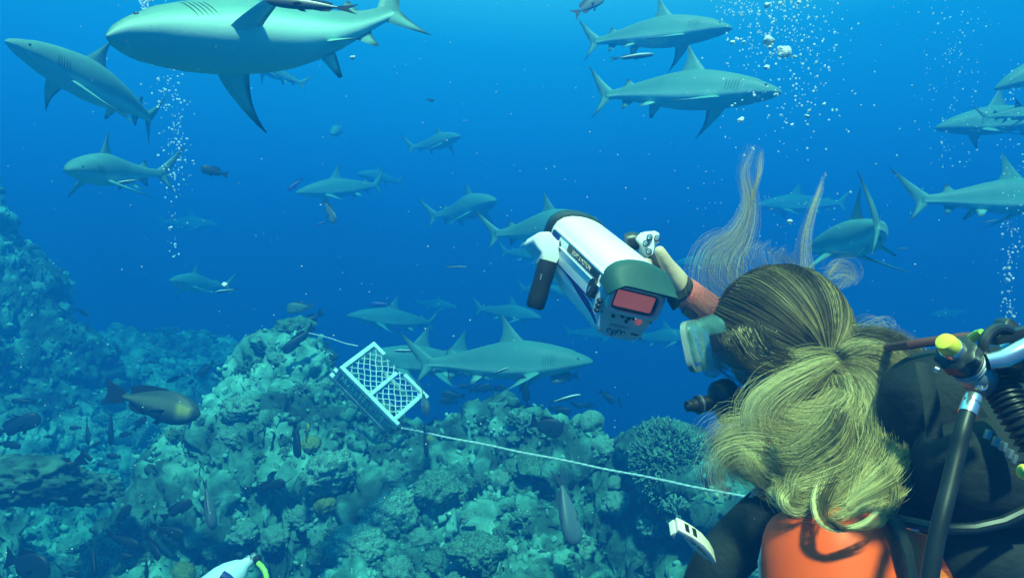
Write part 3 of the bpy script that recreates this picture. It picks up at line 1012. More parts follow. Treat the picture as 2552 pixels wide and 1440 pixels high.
shark2('shark near the right edge showing its upright crescent tail', (2610, 280), (2466, 290), 6.1, 1.45, -1, 0, 0.5)
shark2('shark entering at the upper right corner', (2478, 222), (2720, 120), 6.0, 1.45, 1)
shark2('faint shark behind the raised wisps of hair', (1880, 512), (2085, 506), 13, 1.6, 1)
shark2('dim shark left of the dive mask', (1745, 838), (1588, 842), 11.5, 1.4, 1)
shark2('faint shark over the black jacket at the right', (2316, 786), (2400, 776), 15.5, 1.4, 1)
shark2('blurred shark behind the hand on the camera', (1680, 655), (1830, 650), 13.5, 1.45, 1)
shark2('dim shark behind the black camera grip', (1425, 733), (1308, 720), 13, 1.4, 1)
shark2('barely visible shark under the camera housing', (1560, 835), (1425, 828), 17, 1.5, 1)
shark2('barely visible shark at the foot of the bubble column', (545, 560), (412, 552), 18, 1.5, 1)


# ------------------------------------------------------------------ fish
def fish_mesh(depth=0.36, width=0.12, tail='fork', mat=None, belly=0.15, tone_fn=None, dorsal=0.10, slim=0.55, tail_len=0.20, anal=True, snout=0.75):
    NS, NA = 18, 14
    V, T, F = [], [], []
    ss = np.linspace(0, 0.80, NS)
    for i, s in enumerate(ss):
        q = s / 0.80
        h = depth / 2 * (math.sin(math.pi * min(1, q ** slim)) ** snout if 0 < q < 1 else 0)
        h = max(h, depth * 0.11 * q, 0.002)
        w = max(width / 2 * math.sin(math.pi * min(1, (q * 0.93) ** 0.6)) ** 0.8 if 0 < q < 1 else 0.002, 0.006)
        for k in range(NA):
            a = 2 * math.pi * k / NA
            V.append((0.5 - s, math.cos(a) * w, math.sin(a) * h))
            T.append(tone_fn(s, math.sin(a)) if tone_fn else 0.5 - 0.3 * math.sin(a))
    for i in range(NS - 1):
        for k in range(NA):
            k2 = (k + 1) % NA
            F.append((i * NA + k, i * NA + k2, (i + 1) * NA + k2, (i + 1) * NA + k))
    F.append(tuple(range(NA))[::-1]); F.append(tuple((NS - 1) * NA + k for k in range(NA)))

    def plate(outline, t, y0=0.0, th=0.006, out=(0, 1, 0)):
        b = len(V)
        n = len(outline)
        o3 = Vector(out)
        for sd in (1, -1):
            for p in outline:
                q = Vector((p[0], y0, p[1])) if len(p) == 2 else Vector(p)
                V.append(tuple(q + o3 * th * sd)); T.append(t)
        F.append(tuple(b + k for k in range(n))); F.append(tuple(b + n + k for k in range(n))[::-1])
        for k in range(n):
            k2 = (k + 1) % n
            F.append((b + k2, b + k, b + n + k, b + n + k2))

    d = depth / 2
    c = -0.28
    if tail == 'fork':
        plate([(c, 0.05 * depth / 0.36), (-0.40, d * 0.62), (-0.5, d * 0.95), (-0.44, d * 0.4), (-0.40, 0), (-0.44, -d * 0.4), (-0.5, -d * 0.95), (-0.40, -d * 0.62), (c, -0.05 * depth / 0.36)], 0.05)
    elif tail == 'round':
        plate([(c, 0.06), (-0.40, d * 0.5), (-0.48, d * 0.5), (-0.5, 0), (-0.48, -d * 0.5), (-0.40, -d * 0.5), (c, -0.06)], 0.05)
    else:
        plate([(c, 0.06), (-0.42, d * 0.66), (-0.49, d * 0.86), (-0.455, 0), (-0.49, -d * 0.80), (-0.42, -d * 0.60), (c, -0.06)], 0.05)
    if dorsal > 0:
        plate([(0.22, d * 0.80), (0.12, d * 0.95 + dorsal * 0.45), (-0.02, d * 0.9 + dorsal * 0.55), (-0.14, d * 0.7 + dorsal), (-0.23, d * 0.45 + dorsal * 0.9), (-0.22, d * 0.25), (-0.05, d * 0.6), (0.1, d * 0.7)], 0.06)
        if anal:
            plate([(0.0, -d * 0.75), (-0.12, -d * 0.62 - dorsal * 0.9), (-0.20, -d * 0.45 - dorsal), (-0.23, -d * 0.3 - dorsal * 0.4), (-0.2, -d * 0.2), (-0.05, -d * 0.6)], 0.06)
            plate([(0.17, -d * 0.82), (0.10, -d * 0.95 - dorsal * 0.9), (0.04, -d * 0.95 - dorsal * 0.95), (0.08, -d * 0.8)], 0.06)
    for sg in (1, -1):
        plate([(0.20, sg * width * 0.42, -d * 0.1), (0.10, sg * width * 0.85, -d * 0.05), (0.06, sg * width * 0.9, -d * 0.3), (0.14, sg * width * 0.45, -d * 0.35)], 0.1, th=0.004, out=(0, 0.5, 0.8))
    me = bpy.data.meshes.new('fish')
    me.from_pydata(V, [], F)
    bm = bmesh.new(); bm.from_mesh(me)
    bmesh.ops.recalc_face_normals(bm, faces=bm.faces)
    bm.to_mesh(me); bm.free()
    tone(me, T)
    me.materials.append(mat)
    me.polygons.foreach_set('use_smooth', [len(p.vertices) == 4 for p in me.polygons])
    return me


def snap_tone(s, z):
    if s < 0.22 and s > 0.05 and -0.6 < z < 0.75: return 0.98 if s > 0.08 and z > -0.35 and z < 0.6 else 0.7
    if s <= 0.05: return 0.35
    return 0.62 if -0.15 < z < 0.75 else (0.35 if z >= 0.75 else 0.30)


FM = {
    'snapper': fish_mesh(0.31, 0.15, 'trunc', M_FISH_BROWN, tone_fn=snap_tone, dorsal=0.035, slim=0.70, snout=0.98),
    'surgeon': fish_mesh(0.56, 0.13, 'lunate', M_FISH_DARK, dorsal=0.07, slim=0.72),
    'dark': fish_mesh(0.36, 0.14, 'lunate', M_FISH_DARK, dorsal=0.05),
    'slimdark': fish_mesh(0.26, 0.12, 'lunate', M_FISH_DARK, dorsal=0.04),
    'jack': fish_mesh(0.34, 0.12, 'fork', M_FISH_GREY, dorsal=0.06),
    'grey': fish_mesh(0.34, 0.20, 'fork', M_FISH_GREY, dorsal=0.05),
    'blue': fish_mesh(0.24, 0.11, 'fork', M_FISH_BLUE, dorsal=0.03),
    'green': fish_mesh(0.44, 0.16, 'round', M_FISH_GREEN, dorsal=0.06),
    'remora': fish_mesh(0.11, 0.09, 'fork', M_REMORA, dorsal=0.02, slim=0.7, tone_fn=lambda s, z: 0.95 if 0.45 < z else 0.3),
    'needle': fish_mesh(0.07, 0.05, 'fork', M_FISH_GREY, dorsal=0.02, slim=0.7),
}


def fish(kind, name, label, cat, px, py, lpx, Y, yaw, pitch=0, roll=0, group=None, fore=1.0):
    o = bpy.data.objects.new(name, FM[kind])
    C.objects.link(o)
    o.location = P(px, py, Y)
    L = lpx * K0 * Y / fore
    o.scale = (L, L, L)
    o.rotation_euler = (Matrix.Rotation(math.radians(yaw), 3, 'Z') @ Matrix.Rotation(math.radians(-pitch), 3, 'Y') @ Matrix.Rotation(math.radians(roll), 3, 'X')).to_euler()
    return setp(o, label, cat, group)


snp = fish('snapper', 'snapper_fish', 'big brown snapper with yellow cheek swimming right over the left valley', 'fish', 378, 1004, 268, 4.0, 352, -11)
for sg in (1, -1):
    m = MB(); m.ball((0.385, sg * 0.048, 0.045), (0.012, 0, 0), (0, 0.008, 0), (0, 0, 0.012), 10, 6)
    e_ = m.build('eye', M_EYE); e_.parent = snp
fish('surgeon', 'surgeonfish', 'black oval surgeonfish with pale spot hovering at the ridge right of centre', 'fish', 1362, 1062, 88, 4.5, 355, -16)
fish('surgeon', 'surgeonfish', 'dark blue surgeonfish at the bottom left corner', 'fish', 68, 1408, 135, 3.3, 350, -12)
fish('dark', 'reef_fish', 'dark fish alone in the blue under the largest shark', 'fish', 535, 428, 66, 6.0, 205, 12)
fish('jack', 'jack_fish', 'grey fish diving below the mid-water shark', 'fish', 820, 525, 78, 6.5, 325, -55)
fish('blue', 'blue_fish', 'blue slim fish before the snout of the mid-water shark', 'fish', 737, 459, 50, 6.5, 200, -42)
fish('blue', 'blue_fish', 'blue slim fish over the shark gliding above the crate', 'fish', 950, 758, 56, 6.5, 180, 0)
fish('blue', 'blue_fish', 'small blue fish under the diving grey fish', 'fish', 802, 556, 32, 7, 190, -25)
fish('green', 'parrotfish', 'greenish deep-bodied fish hovering above the outcrop', 'fish', 748, 766, 66, 8.5, 190, -6)
fish('dark', 'reef_fish', 'dark fish rising at the top of the outcrop', 'fish', 772, 800, 80, 7, 200, -35)
fish('slimdark', 'reef_fish', 'long dark fish lying along the outcrop face', 'fish', 745, 845, 100, 6.0, 205, -40)
fish('grey', 'grey_fish', 'large grey-blue fish diving head down over the slope', 'fish', 1412, 1265, 185, 3.7, 300, -66, 70)
fish('grey', 'grey_fish', 'pale grey fish pointing down in the shaded gully on the left', 'fish', 520, 1255, 130, 4.0, 320, -68, 40)
fish('slimdark', 'reef_fish', 'dark fish heading right beside the bright lumpy boulder', 'fish', 668, 1212, 98, 4.2, 350, 15)
fish('dark', 'reef_fish', 'upright dark fish next to the yellowish coral', 'fish', 738, 1095, 92, 4.6, 320, -80)
fish('green', 'parrotfish', 'green and yellow fish nose up among the corals', 'fish', 765, 1078, 56, 4.5, 300, 70)
fish('grey', 'grey_fish', 'bulky dark fish facing us beside the lower corner of the crate', 'fish', 1058, 1003, 62, 4.9, 285, -18, fore=0.6)
fish('slimdark', 'reef_fish', 'thin dark fish hanging over the rope near the crate', 'fish', 1060, 1100, 80, 4.4, 300, -75)
fish('dark', 'reef_fish', 'dark fish swimming straight up beneath the brightest shark', 'fish', 1308, 978, 92, 5.8, 130, 72)
fish('jack', 'jack_fish', 'dark fish with thin forked tail under the snout of the brightest shark', 'fish', 1408, 940, 74, 5.9, 180, -10)
fish('remora', 'remora', 'white-backed remora swimming free above the ridge', 'remora', 1405, 994, 88, 5.5, 0, 14)
fish('remora', 'remora', 'small white remora against the flank of the brightest shark', 'remora', 1245, 925, 52, 5.8, 352, 20)
fish('remora', 'remora', 'long dark remora on the belly of the largest shark', 'remora', 775, 14, 235, 2.45, 178, 6)
fish('remora', 'remora', 'slim remora under the upper of the two right-swimming sharks', 'remora', 1575, 142, 112, 5.9, 0, 6)
fish('remora', 'remora', 'thin remora under the belly of the shark below the climbing one', 'remora', 322, 452, 66, 5.6, 200, -14)
fish('remora', 'remora', 'remora along the back of the dark shark over the crate', 'remora', 1015, 874, 66, 6.4, 180, 0)
fish('needle', 'needlefish', 'thin pale needlefish in open water left of the camera grip', 'fish', 1132, 665, 66, 5, 0, 0)
fish('needle', 'needlefish', 'dark sliver of a fish right of the big upright tail fin', 'fish', 2245, 619, 36, 4.5, 0, 0)
fish('needle', 'needlefish', 'dark sliver of a fish under the shark at the right edge', 'fish', 2464, 552, 48, 4.5, 0, 10)
fish('jack', 'jack_fish', 'fish leaving at the top edge above the upper right-swimming shark', 'fish', 1466, 14, 92, 5.0, 0, 33)
fish('dark', 'reef_fish', 'small dark fish high in the empty blue', 'fish', 1072, 250, 20, 6, 20, 0)
fish('remora', 'remora', 'small white-backed fish at the tail of the pale shark on the left', 'remora', 566, 724, 60, 7, 190, -8)

GR = 'small dark reef fish over the corals'
GL = 'small dark reef fish over the left valley'
left = [(205, 778, 44, 6.5, 340, -20), (292, 868, 40, 8, 330, -40), (382, 902, 32, 8, 180, 5), (295, 910, 28, 9, 10, 20), (515, 919, 52, 6.5, 200, -45),
        (437, 943, 44, 7, 200, -20), (475, 952, 34, 7, 90, 10), (40, 1062, 118, 4.6, 15, 22), (22, 1108, 70, 4.4, 352, -4), (150, 1168, 128, 4.2, 195, -22),
        (182, 1012, 28, 6, 190, -10), (188, 1066, 30, 5.4, 185, 0), (313, 1082, 36, 5.2, 170, -10), (276, 1062, 96, 5.5, 300, -80), (237, 1108, 34, 4.8, 20, 30),
        (218, 1075, 70, 5, 310, -70), (107, 1153, 36, 4.5, 180, 0), (255, 1157, 28, 4.6, 180, 10), (283, 1137, 38, 4.8, 180, 5), (348, 1055, 44, 5, 30, 50),
        (305, 1345, 108, 3.7, 345, -14), (380, 1362, 82, 3.6, 325, -36), (440, 1270, 80, 4.0, 20, 28), (415, 1320, 100, 3.9, 350, -12), (306, 1285, 62, 3.9, 40, 60),
        (362, 1281, 28, 4.0, 40, 50), (232, 1390, 92, 3.5, 310, -66), (318, 1385, 44, 3.6, 180, 0), (178, 1430, 40, 3.4, 10, 5), (60, 1000, 60, 5.5, 190, 5), (120, 1088, 24, 5, 0, 0),
        (428, 1348, 36, 3.7, 300, -60), (365, 1415, 70, 3.6, 300, -80), (210, 1130, 60, 4.5, 340, -30)]
for (px, py, lp, Y, yw, pt) in left:
    k = random.choice(['dark', 'slimdark', 'dark'])
    o = fish(k, 'reef_fish', 'small dark reef fish', 'fish', px, py, lp, Y, yw, pt, 0, GL)
    kk, dd_ = auto_label('small dark fish' if lp < 60 else 'dark fish', px, py); PEND.append((o, kk, dd_))
right = [(1160, 962, 34, 7.2, 180, 0), (1196, 968, 62, 7.2, 0, 10), (1130, 985, 60, 7, 180, 5), (1395, 1022, 58, 6.6, 350, -8), (1512, 988, 48, 7, 340, -35), (1545, 1002, 26, 7, 300, -60),
         (1468, 1010, 34, 7, 200, 0), (1435, 1008, 36, 7.2, 340, -20), (1240, 968, 44, 6.8, 340, 10), (1120, 1000, 50, 6.6, 200, 10)]
for (px, py, lp, Y, yw, pt) in right:
    o = fish('dark', 'reef_fish', 'small dark reef fish', 'fish', px, py, lp, Y, yw, pt, 0, 'small dark reef fish above the ridge')
    kk, dd_ = auto_label('small dark fish in the blue' if lp < 45 else 'dark fish in the blue', px, py); PEND.append((o, kk, dd_))
finish_labels()

# ------------------------------------------------------------------ crate
A0 = P(852, 918, 5.35)
ca = Vector((0.40, -0.05, -0.385)); cb = Vector((0.185, 0.27, 0.16))
ca = ca * 1.0
cb = cb - ca * (cb.dot(ca) / ca.dot(ca))
cn = ca.cross(cb).normalized()            # towards the camera
if cn.y > 0: cn = -cn
au, bu = ca.normalized(), cb.normalized()
LA, LB, LD = ca.length, cb.length, 0.17
crate = thing('crate', 'white plastic bait crate with net lid lying tilted on the reef', 'crate', A0)
bw = 0.017


def bar(p, q, name, mat, w=bw, d1=None, d2=None):
    p, q = Vector(p), Vector(q)
    tt = (q - p)
    m = MB(); m.box((p + q) / 2, tt / 2, d1 * w, d2 * w)
    return m.build(name, mat, crate, smooth=False, bevel=0.003)


back = -cn * LD
bar(A0 - au * bw, A0 + ca + au * 0.05, 'frame_rail', M_CRATE, bw, bu, cn)
bar(A0 + cb * 1.0 - au * bw, A0 + cb * 1.0 + au * 0.12, 'frame_rail', M_CRATE, bw, bu, cn)
bar(A0 + cb + ca * 0.62, A0 + cb + ca + au * 0.05, 'frame_rail', M_CRATE, bw, bu, cn)
bar(A0 + bu * bw, A0 + cb - bu * bw, 'frame_end', M_CRATE, bw, au, cn)
bar(A0 + ca + bu * bw, A0 + ca + cb - bu * bw, 'frame_end', M_CRATE, bw, au, cn)
bar(A0 + ca * 0.53 + bu * bw, A0 + ca * 0.53 + cb * 0.9, 'cross_bar', M_CRATE, bw * 0.9, au, cn * 0.8)
bar(A0 + back - au * bw, A0 + back + ca, 'back_rail', M_NETDARK, bw, bu, cn)
bar(A0 + back + cb - au * bw, A0 + back + cb + ca, 'back_rail', M_NETDARK, bw, bu, cn)
for s_ in (0.0, 1.0):
    for r_ in (0.0, 1.0):
        q0 = A0 + ca * s_ + cb * r_
        bar(q0 - cn * bw, q0 + back + cn * bw, 'corner_post', M_CRATE if s_ == 0 else M_NETDARK, bw * 0.9, au, bu)
q0 = A0 + back
bar(q0 - au * 0.055, q0 - au * 0.015, 'latch', M_CRATE, 0.02, bu, cn)
bar(A0 + back * 0.5 - au * 0.05, A0 + back * 0.5 - au * 0.012, 'latch', M_CRATE, 0.016, bu, cn)
# net tied across the opening, its cords running corner-wise
m = MB()
stepn = 0.048
d1 = (au + bu).normalized(); d2 = (au - bu).normalized()


def clip_line(o, d):
    t0, t1 = -9, 9
    for (e_, ln) in ((au, LA), (bu, LB)):
        po, pd = (o - A0).dot(e_), d.dot(e_)
        if abs(pd) < 1e-9: continue
        a_, b_ = (0 - po) / pd, (ln - po) / pd
        t0 = max(t0, min(a_, b_)); t1 = min(t1, max(a_, b_))
    return (t0, t1) if t1 - t0 > 0.01 else None


for dd, pd in ((d1, d2), (d2, d1)):
    for i in range(-24, 25):
        o_ = A0 + ca / 2 + cb / 2 + pd * (i * stepn) - cn * 0.004
        c_ = clip_line(o_, dd)
        if c_:
            n_ = 8
            pts = []
            for j in range(n_ + 1):
                tt = c_[0] + (c_[1] - c_[0]) * j / n_
                wob = 0.004 * math.sin(tt * 40 + i)
                pts.append(o_ + dd * tt + pd * wob - cn * 0.012 * math.sin(math.pi * j / n_))
            m.tube(pts, 0.0042, n=5)
netp = m.build('net', M_CRATE, crate); netp['kind'] = 'stuff'
# mesh darker than the frame, on the long side and floor
m = MB()
for i in range(14):
    p0 = A0 + ca * ((i + 0.5) / 14)
    m.tube([p0 - cn * bw, p0 + back + cn * bw], 0.006, n=5)
for j in range(5):
    p0 = A0 + back * ((j + 0.8) / 5.4)
    m.tube([p0, p0 + ca], 0.006, n=5)
sp_ = m.build('side_mesh', M_NETDARK, crate); sp_['kind'] = 'stuff'


def twisted(pts, R, r, turns, n=6, strands=3):
    m = MB()
    for s_ in range(strands):
        pp = []
        N = len(pts)
        for i, p in enumerate(pts):
            t_ = (Vector(pts[min(i + 1, N - 1)]) - Vector(pts[max(i - 1, 0)])).normalized()
            a_ = Vector((0, 0, 1)) - t_ * t_.z; a_.normalize(); b_ = t_.cross(a_)
            q = 2 * math.pi * (turns * i / (N - 1) + s_ / strands)
            pp.append(Vector(p) + (a_ * math.cos(q) + b_ * math.sin(q)) * R)
        m.tube(pp, r, n=n)
    return m


pts = []
r0, r1 = P(1000, 1066, 5.0), P(2010, 1268, 3.7)
for i in range(360):
    q = i / 359
    p = r0.lerp(r1, q); p.z += 0.002 * math.sin(q * 30)
    pts.append(p)
o = twisted(pts, 0.0042, 0.0039, 100).build('rope', M_ROPE)
setp(o, 'taut white twisted rope running from the crate across the slope to the diver', 'rope')
pts = [P(892, 862, 5.5), P(862, 856, 5.55), P(830, 845, 5.65), P(800, 836, 5.8), P(770, 830, 5.95)]
pp = []
for i in range(60):
    q = i / 59 * (len(pts) - 1); a_ = int(min(q, len(pts) - 2))
    pp.append(pts[a_].lerp(pts[a_ + 1], q - a_))
o = twisted(pp, 0.0026, 0.0025, 20).build('tether', M_ROPE)
setp(o, 'short pale tether tying the crate top to the outcrop', 'rope')

# ------------------------------------------------------------------ second scuba tank at the bottom left
tk = thing('scuba_tank', 'turquoise-white scuba tank with yellow-green hose at the bottom edge', 'scuba tank', P(590, 1420, 3.0))
axd = (P(622, 1396, 3.0) - P(560, 1448, 2.95)).normalized()
tb = P(622, 1396, 3.0)
rT = 0.075
MB().lathe(tb - axd * 0.62, axd, [(0, rT * 0.9), (0.02, rT), (0.45, rT), (0.50, rT * 0.96), (0.54, rT * 0.82), (0.58, rT * 0.55), (0.60, rT * 0.32), (0.63, rT * 0.28)], 32).build('cylinder', M_TANKWHITE, tk)
MB().lathe(tb - axd * 0.005, axd, [(0, 0.017), (0.035, 0.017), (0.04, 0.012)], 16).build('valve', M_STEEL, tk)
for dx in (-8, 12):
    c_ = P(626 + dx + 4, 1393, 3.0)
    MB().lathe(c_, (1, 0, 0.2), [(-0.014, 0.014), (-0.012, 0.018), (0.012, 0.018), (0.014, 0.014)], 14).build('valve_knob', M_STEEL if dx < 0 else M_BLACK, tk)
MB().tube([P(643, 1402, 2.98), P(652, 1410, 2.97), P(660, 1422, 2.96), P(664, 1436, 2.95), P(665, 1460, 2.94)], 0.011, 12).build('hose', M_LIME, tk)
MB().tube([P(552, 1432, 2.9), P(566, 1440, 2.9), P(580, 1455, 2.9)], 0.02, 10).build('tank_band', M_BLUE, tk)

# ------------------------------------------------------------------ the diver
HC = P(1945, 838, 1.28)
hf = Vector((-0.86, 0.42, -0.20)).normalized()         # where the face looks
hu = (Vector((0.0, 0, 1)) - hf * hf.z).normalized()
hrr = hf.cross(hu)                                     # towards the diver's right
person = thing('person', 'blonde diver seen from behind in black wetsuit sleeve aiming the camera housing', 'person', P(2090, 1500, 1.17))


def head_pt(f, u, r):
    return HC + hf * f + hu * u + hrr * r


def head_rings():
    nv, nu = 26, 32
    rings = []
    for j in range(nv + 1):
        th = -1.52 + 3.04 * j / nv
        ring = []
        for k in range(nu):
            a = 2 * math.pi * k / nu
            d = Vector((math.cos(a) * math.cos(th), math.sin(a) * math.cos(th), math.sin(th)))  # f, r, u
            f, r, u = d.x * 0.100, d.y * 0.076, d.z * 0.118
            if d.z < 0 and d.x > 0:                    # jaw and chin pull forward and narrow
                f += 0.004 * -d.z; r *= 1 - 0.25 * (-d.z)
            if d.z < 0 and d.x < 0: f *= 1 - 0.35 * (-d.z)
            w = math.exp(-((d.y / 0.16) ** 2 + ((d.z + 0.12) / 0.16) ** 2)) if d.x > 0 else 0
            f += 0.024 * w                              # nose
            w = math.exp(-((d.y / 0.30) ** 2 + ((d.z + 0.52) / 0.10) ** 2)) if d.x > 0 else 0
            f += 0.007 * w                              # lips
            w = math.exp(-((d.y / 0.3) ** 2 + ((d.z + 0.82) / 0.14) ** 2)) if d.x > 0 else 0
            f += 0.010 * w                              # chin
            for sg in (1, -1):
                w = math.exp(-(((d.y - sg * 0.36) / 0.14) ** 2 + ((d.z - 0.04) / 0.09) ** 2)) if d.x > 0 else 0
                f -= 0.010 * w                          # eye sockets
                w = math.exp(-(((d.x - 0.0) / 0.14) ** 2 + ((d.z + 0.05) / 0.22) ** 2)) if d.y * sg > 0 else 0
                r += sg * 0.012 * w                     # ears
            ring.append(head_pt(f, u, r))
        rings.append(ring)
    return rings


def skin_mesh(joints, edges, level=2):
    """joints: name -> (Vector, radius); one continuous skinned surface"""
    names = list(joints)
    idx = {n: i for i, n in enumerate(names)}
    me = bpy.data.meshes.new('tmp_skin')
    me.from_pydata([tuple(joints[n][0]) for n in names], [(idx[a], idx[b]) for a, b in edges], [])
    o = bpy.data.objects.new('tmp_skin', me); C.objects.link(o)
    sm = o.modifiers.new('s', 'SKIN'); sm.use_smooth_shade = True
    if not me.skin_vertices: me.skin_vertices.new()
    for n in names:
        r = joints[n][1]
        sv_ = me.skin_vertices[0].data[idx[n]]
        sv_.radius = (r, r) if not isinstance(r, tuple) else r
    me.skin_vertices[0].data[0].use_root = True
    o.modifiers.new('d', 'SUBSURF').levels = level
    dg = bpy.context.evaluated_depsgraph_get()
    out = bpy.data.meshes.new_from_object(o.evaluated_get(dg))
    bpy.data.objects.remove(o)
    return out


J = {
    'pelvis': (P(2120, 1860, 1.22), 0.12), 'waist': (P(2110, 1660, 1.21), 0.105), 'chest': (P(2085, 1420, 1.19), 0.115),
    'upper': (P(2065, 1290, 1.19), 0.085), 'neckb': (P(2025, 1150, 1.21), 0.054), 'neck': (P(1985, 1030, 1.25), 0.050), 'skull': (HC, 0.065),
    'lsho': (P(1945, 1245, 1.14), 0.046), 'lelb': (P(1775, 1420, 1.07), 0.036), 'lwri': (P(1705, 1640, 1.16), 0.027), 'lpalm': (P(1690, 1720, 1.2), 0.032),
    'rsho': (P(2125, 1215, 1.34), 0.048), 'relb': (P(1935, 900, 1.56), 0.037), 'rmid': (P(1800, 800, 1.47), 0.033), 'rwri': (P(1712, 733, 1.405), 0.0255), 'rpalm': (P(1682, 690, 1.40), 0.030),
    'th1': (P(1668, 668, 1.385), 0.0165), 'th2': (P(1652, 640, 1.375), 0.0135), 'th3': (P(1637, 613, 1.37), 0.0105),
}
E = [('pelvis', 'waist'), ('waist', 'chest'), ('chest', 'upper'), ('upper', 'neckb'), ('neckb', 'neck'), ('neck', 'skull'), ('upper', 'lsho'), ('lsho', 'lelb'), ('lelb', 'lwri'),
     ('lwri', 'lpalm'), ('upper', 'rsho'), ('rsho', 'relb'), ('relb', 'rmid'), ('rmid', 'rwri'), ('rwri', 'rpalm'), ('rpalm', 'th1'), ('th1', 'th2'), ('th2', 'th3')]
for i, (dy, ln) in enumerate(((0, 1.0), (17, 1.08), (34, 1.0), (50, 0.82))):
    J['f%da' % i] = (P(1668 + 0.3 * dy, 668 + dy * 0.9, 1.415), 0.0105)
    J['f%db' % i] = (P(1640 + 0.5 * dy, 660 + dy, 1.435), 0.0095)
    J['f%dc' % i] = (P(1640 + 0.5 * dy - 30 * ln, 650 + dy, 1.405), 0.0085)
    J['f%dd' % i] = (P(1640 + 0.5 * dy - 34 * ln, 654 + dy, 1.375), 0.0075)
    E += [('rpalm', 'f%da' % i), ('f%da' % i, 'f%db' % i), ('f%db' % i, 'f%dc' % i), ('f%dc' % i, 'f%dd' % i)]
for i in range(5):
    J['l%da' % i] = (P(1665 + 14 * i, 1780 + (0 if i else -30), 1.2 + 0.01 * i), 0.010)
    J['l%db' % i] = (P(1655 + 16 * i, 1850 + (0 if i else -40), 1.19 + 0.01 * i), 0.008)
    E += [('lpalm', 'l%da' % i), ('l%da' % i, 'l%db' % i)]
bodym = skin_mesh(J, E, 2)
hm_ = MB().loft(head_rings())
bm = bmesh.new(); bm.from_mesh(bodym)
tmpm = bpy.data.meshes.new('tmp'); tmpm.from_pydata([tuple(v) for v in hm_.v], [], hm_.f)
bm.from_mesh(tmpm)
bmesh.ops.recalc_face_normals(bm, faces=bm.faces)
bm.to_mesh(bodym); bm.free()
to = bpy.data.objects.new('tmp_body', bodym); C.objects.link(to)
rm = to.modifiers.new('r', 'REMESH'); rm.mode = 'VOXEL'; rm.voxel_size = 0.0045
s2 = to.modifiers.new('sm', 'SMOOTH'); s2.iterations = 3; s2.factor = 0.5
body_me = bpy.data.meshes.new_from_object(to.evaluated_get(bpy.context.evaluated_depsgraph_get()))
bpy.data.objects.remove(to)
co = np.empty(len(body_me.vertices) * 3, dtype=np.float32); body_me.vertices.foreach_get('co', co)
co = (co.reshape(-1, 3) - np.array(wloc(person)[:], dtype=np.float32)).ravel(); body_me.vertices.foreach_set('co', co)
body_me.materials.clear()
link('body', body_me, M_SKIN, person)

# wetsuit: torso and sleeves as one close-fitting garment
SJ = {k: (J[k][0], J[k][1] + 0.007) for k in ('pelvis', 'waist', 'chest', 'upper', 'neckb', 'lsho', 'lelb', 'lwri', 'rsho', 'relb')}
SJ['lelb'] = (J['lelb'][0], 0.042); SJ['lsho'] = (J['lsho'][0], 0.052)
SE = [(a, b) for a, b in E if a in SJ and b in SJ]
suit = skin_mesh(SJ, SE, 2)
co = np.empty(len(suit.vertices) * 3, dtype=np.float32); suit.vertices.foreach_get('co', co)
co = (co.reshape(-1, 3) - np.array(wloc(person)[:], dtype=np.float32)).ravel(); suit.vertices.foreach_set('co', co)
suit.materials.clear()
link('wetsuit', suit, M_NEO, person)
# coral coloured cuff on the raised forearm with a dark strap
pw, pe = J['rwri'][0], J['rmid'][0]
dv = (pe - pw)
MB().tube([pw - dv * 0.16, pw - dv * 0.10, pw + dv * 0.5, pw + dv * 0.98, pw + dv * 1.0], [0.0285, 0.031, 0.034, 0.038, 0.036], 24).build('cuff', M_CORALCUFF, person)
MB().tube([pw - dv * 0.22, pw - dv * 0.165], [0.0285, 0.0295], 20).build('wrist_seal', M_BLACK, person)
MB().box(pw + dv * 0.08 + Vector((-0.002, -0.004, -0.034)), dv.normalized() * 0.02, Vector((0, 0.016, 0)), Vector((0.003, 0, 0.007))).build('wrist_clasp', M_BLACK, person, bevel=0.003)

# --------------------------------------------------------------- hair
hv_all, ht_all, hr_all = [], [], []


def emit(strands, tones, rad):
    """strands (N,K,3), tones (N,K), rad (N,K)"""
    hv_all.append(strands); ht_all.append(tones); hr_all.append(rad)


def catmull(pts, n):
    pts = np.array(pts, float)
    p = np.vstack([2 * pts[0] - pts[1], pts, 2 * pts[-1] - pts[-2]])
    m = len(pts) - 1
    t = np.linspace(0, m - 1e-6, n)
    i = t.astype(int); u = (t - i)[:, None]
    p0, p1, p2, p3 = p[i], p[i + 1], p[i + 2], p[i + 3]
    return 0.5 * ((2 * p1) + (-p0 + p2) * u + (2 * p0 - 5 * p1 + 4 * p2 - p3) * u ** 2 + (-p0 + 3 * p1 - 3 * p2 + p3) * u ** 3)


KH = 17


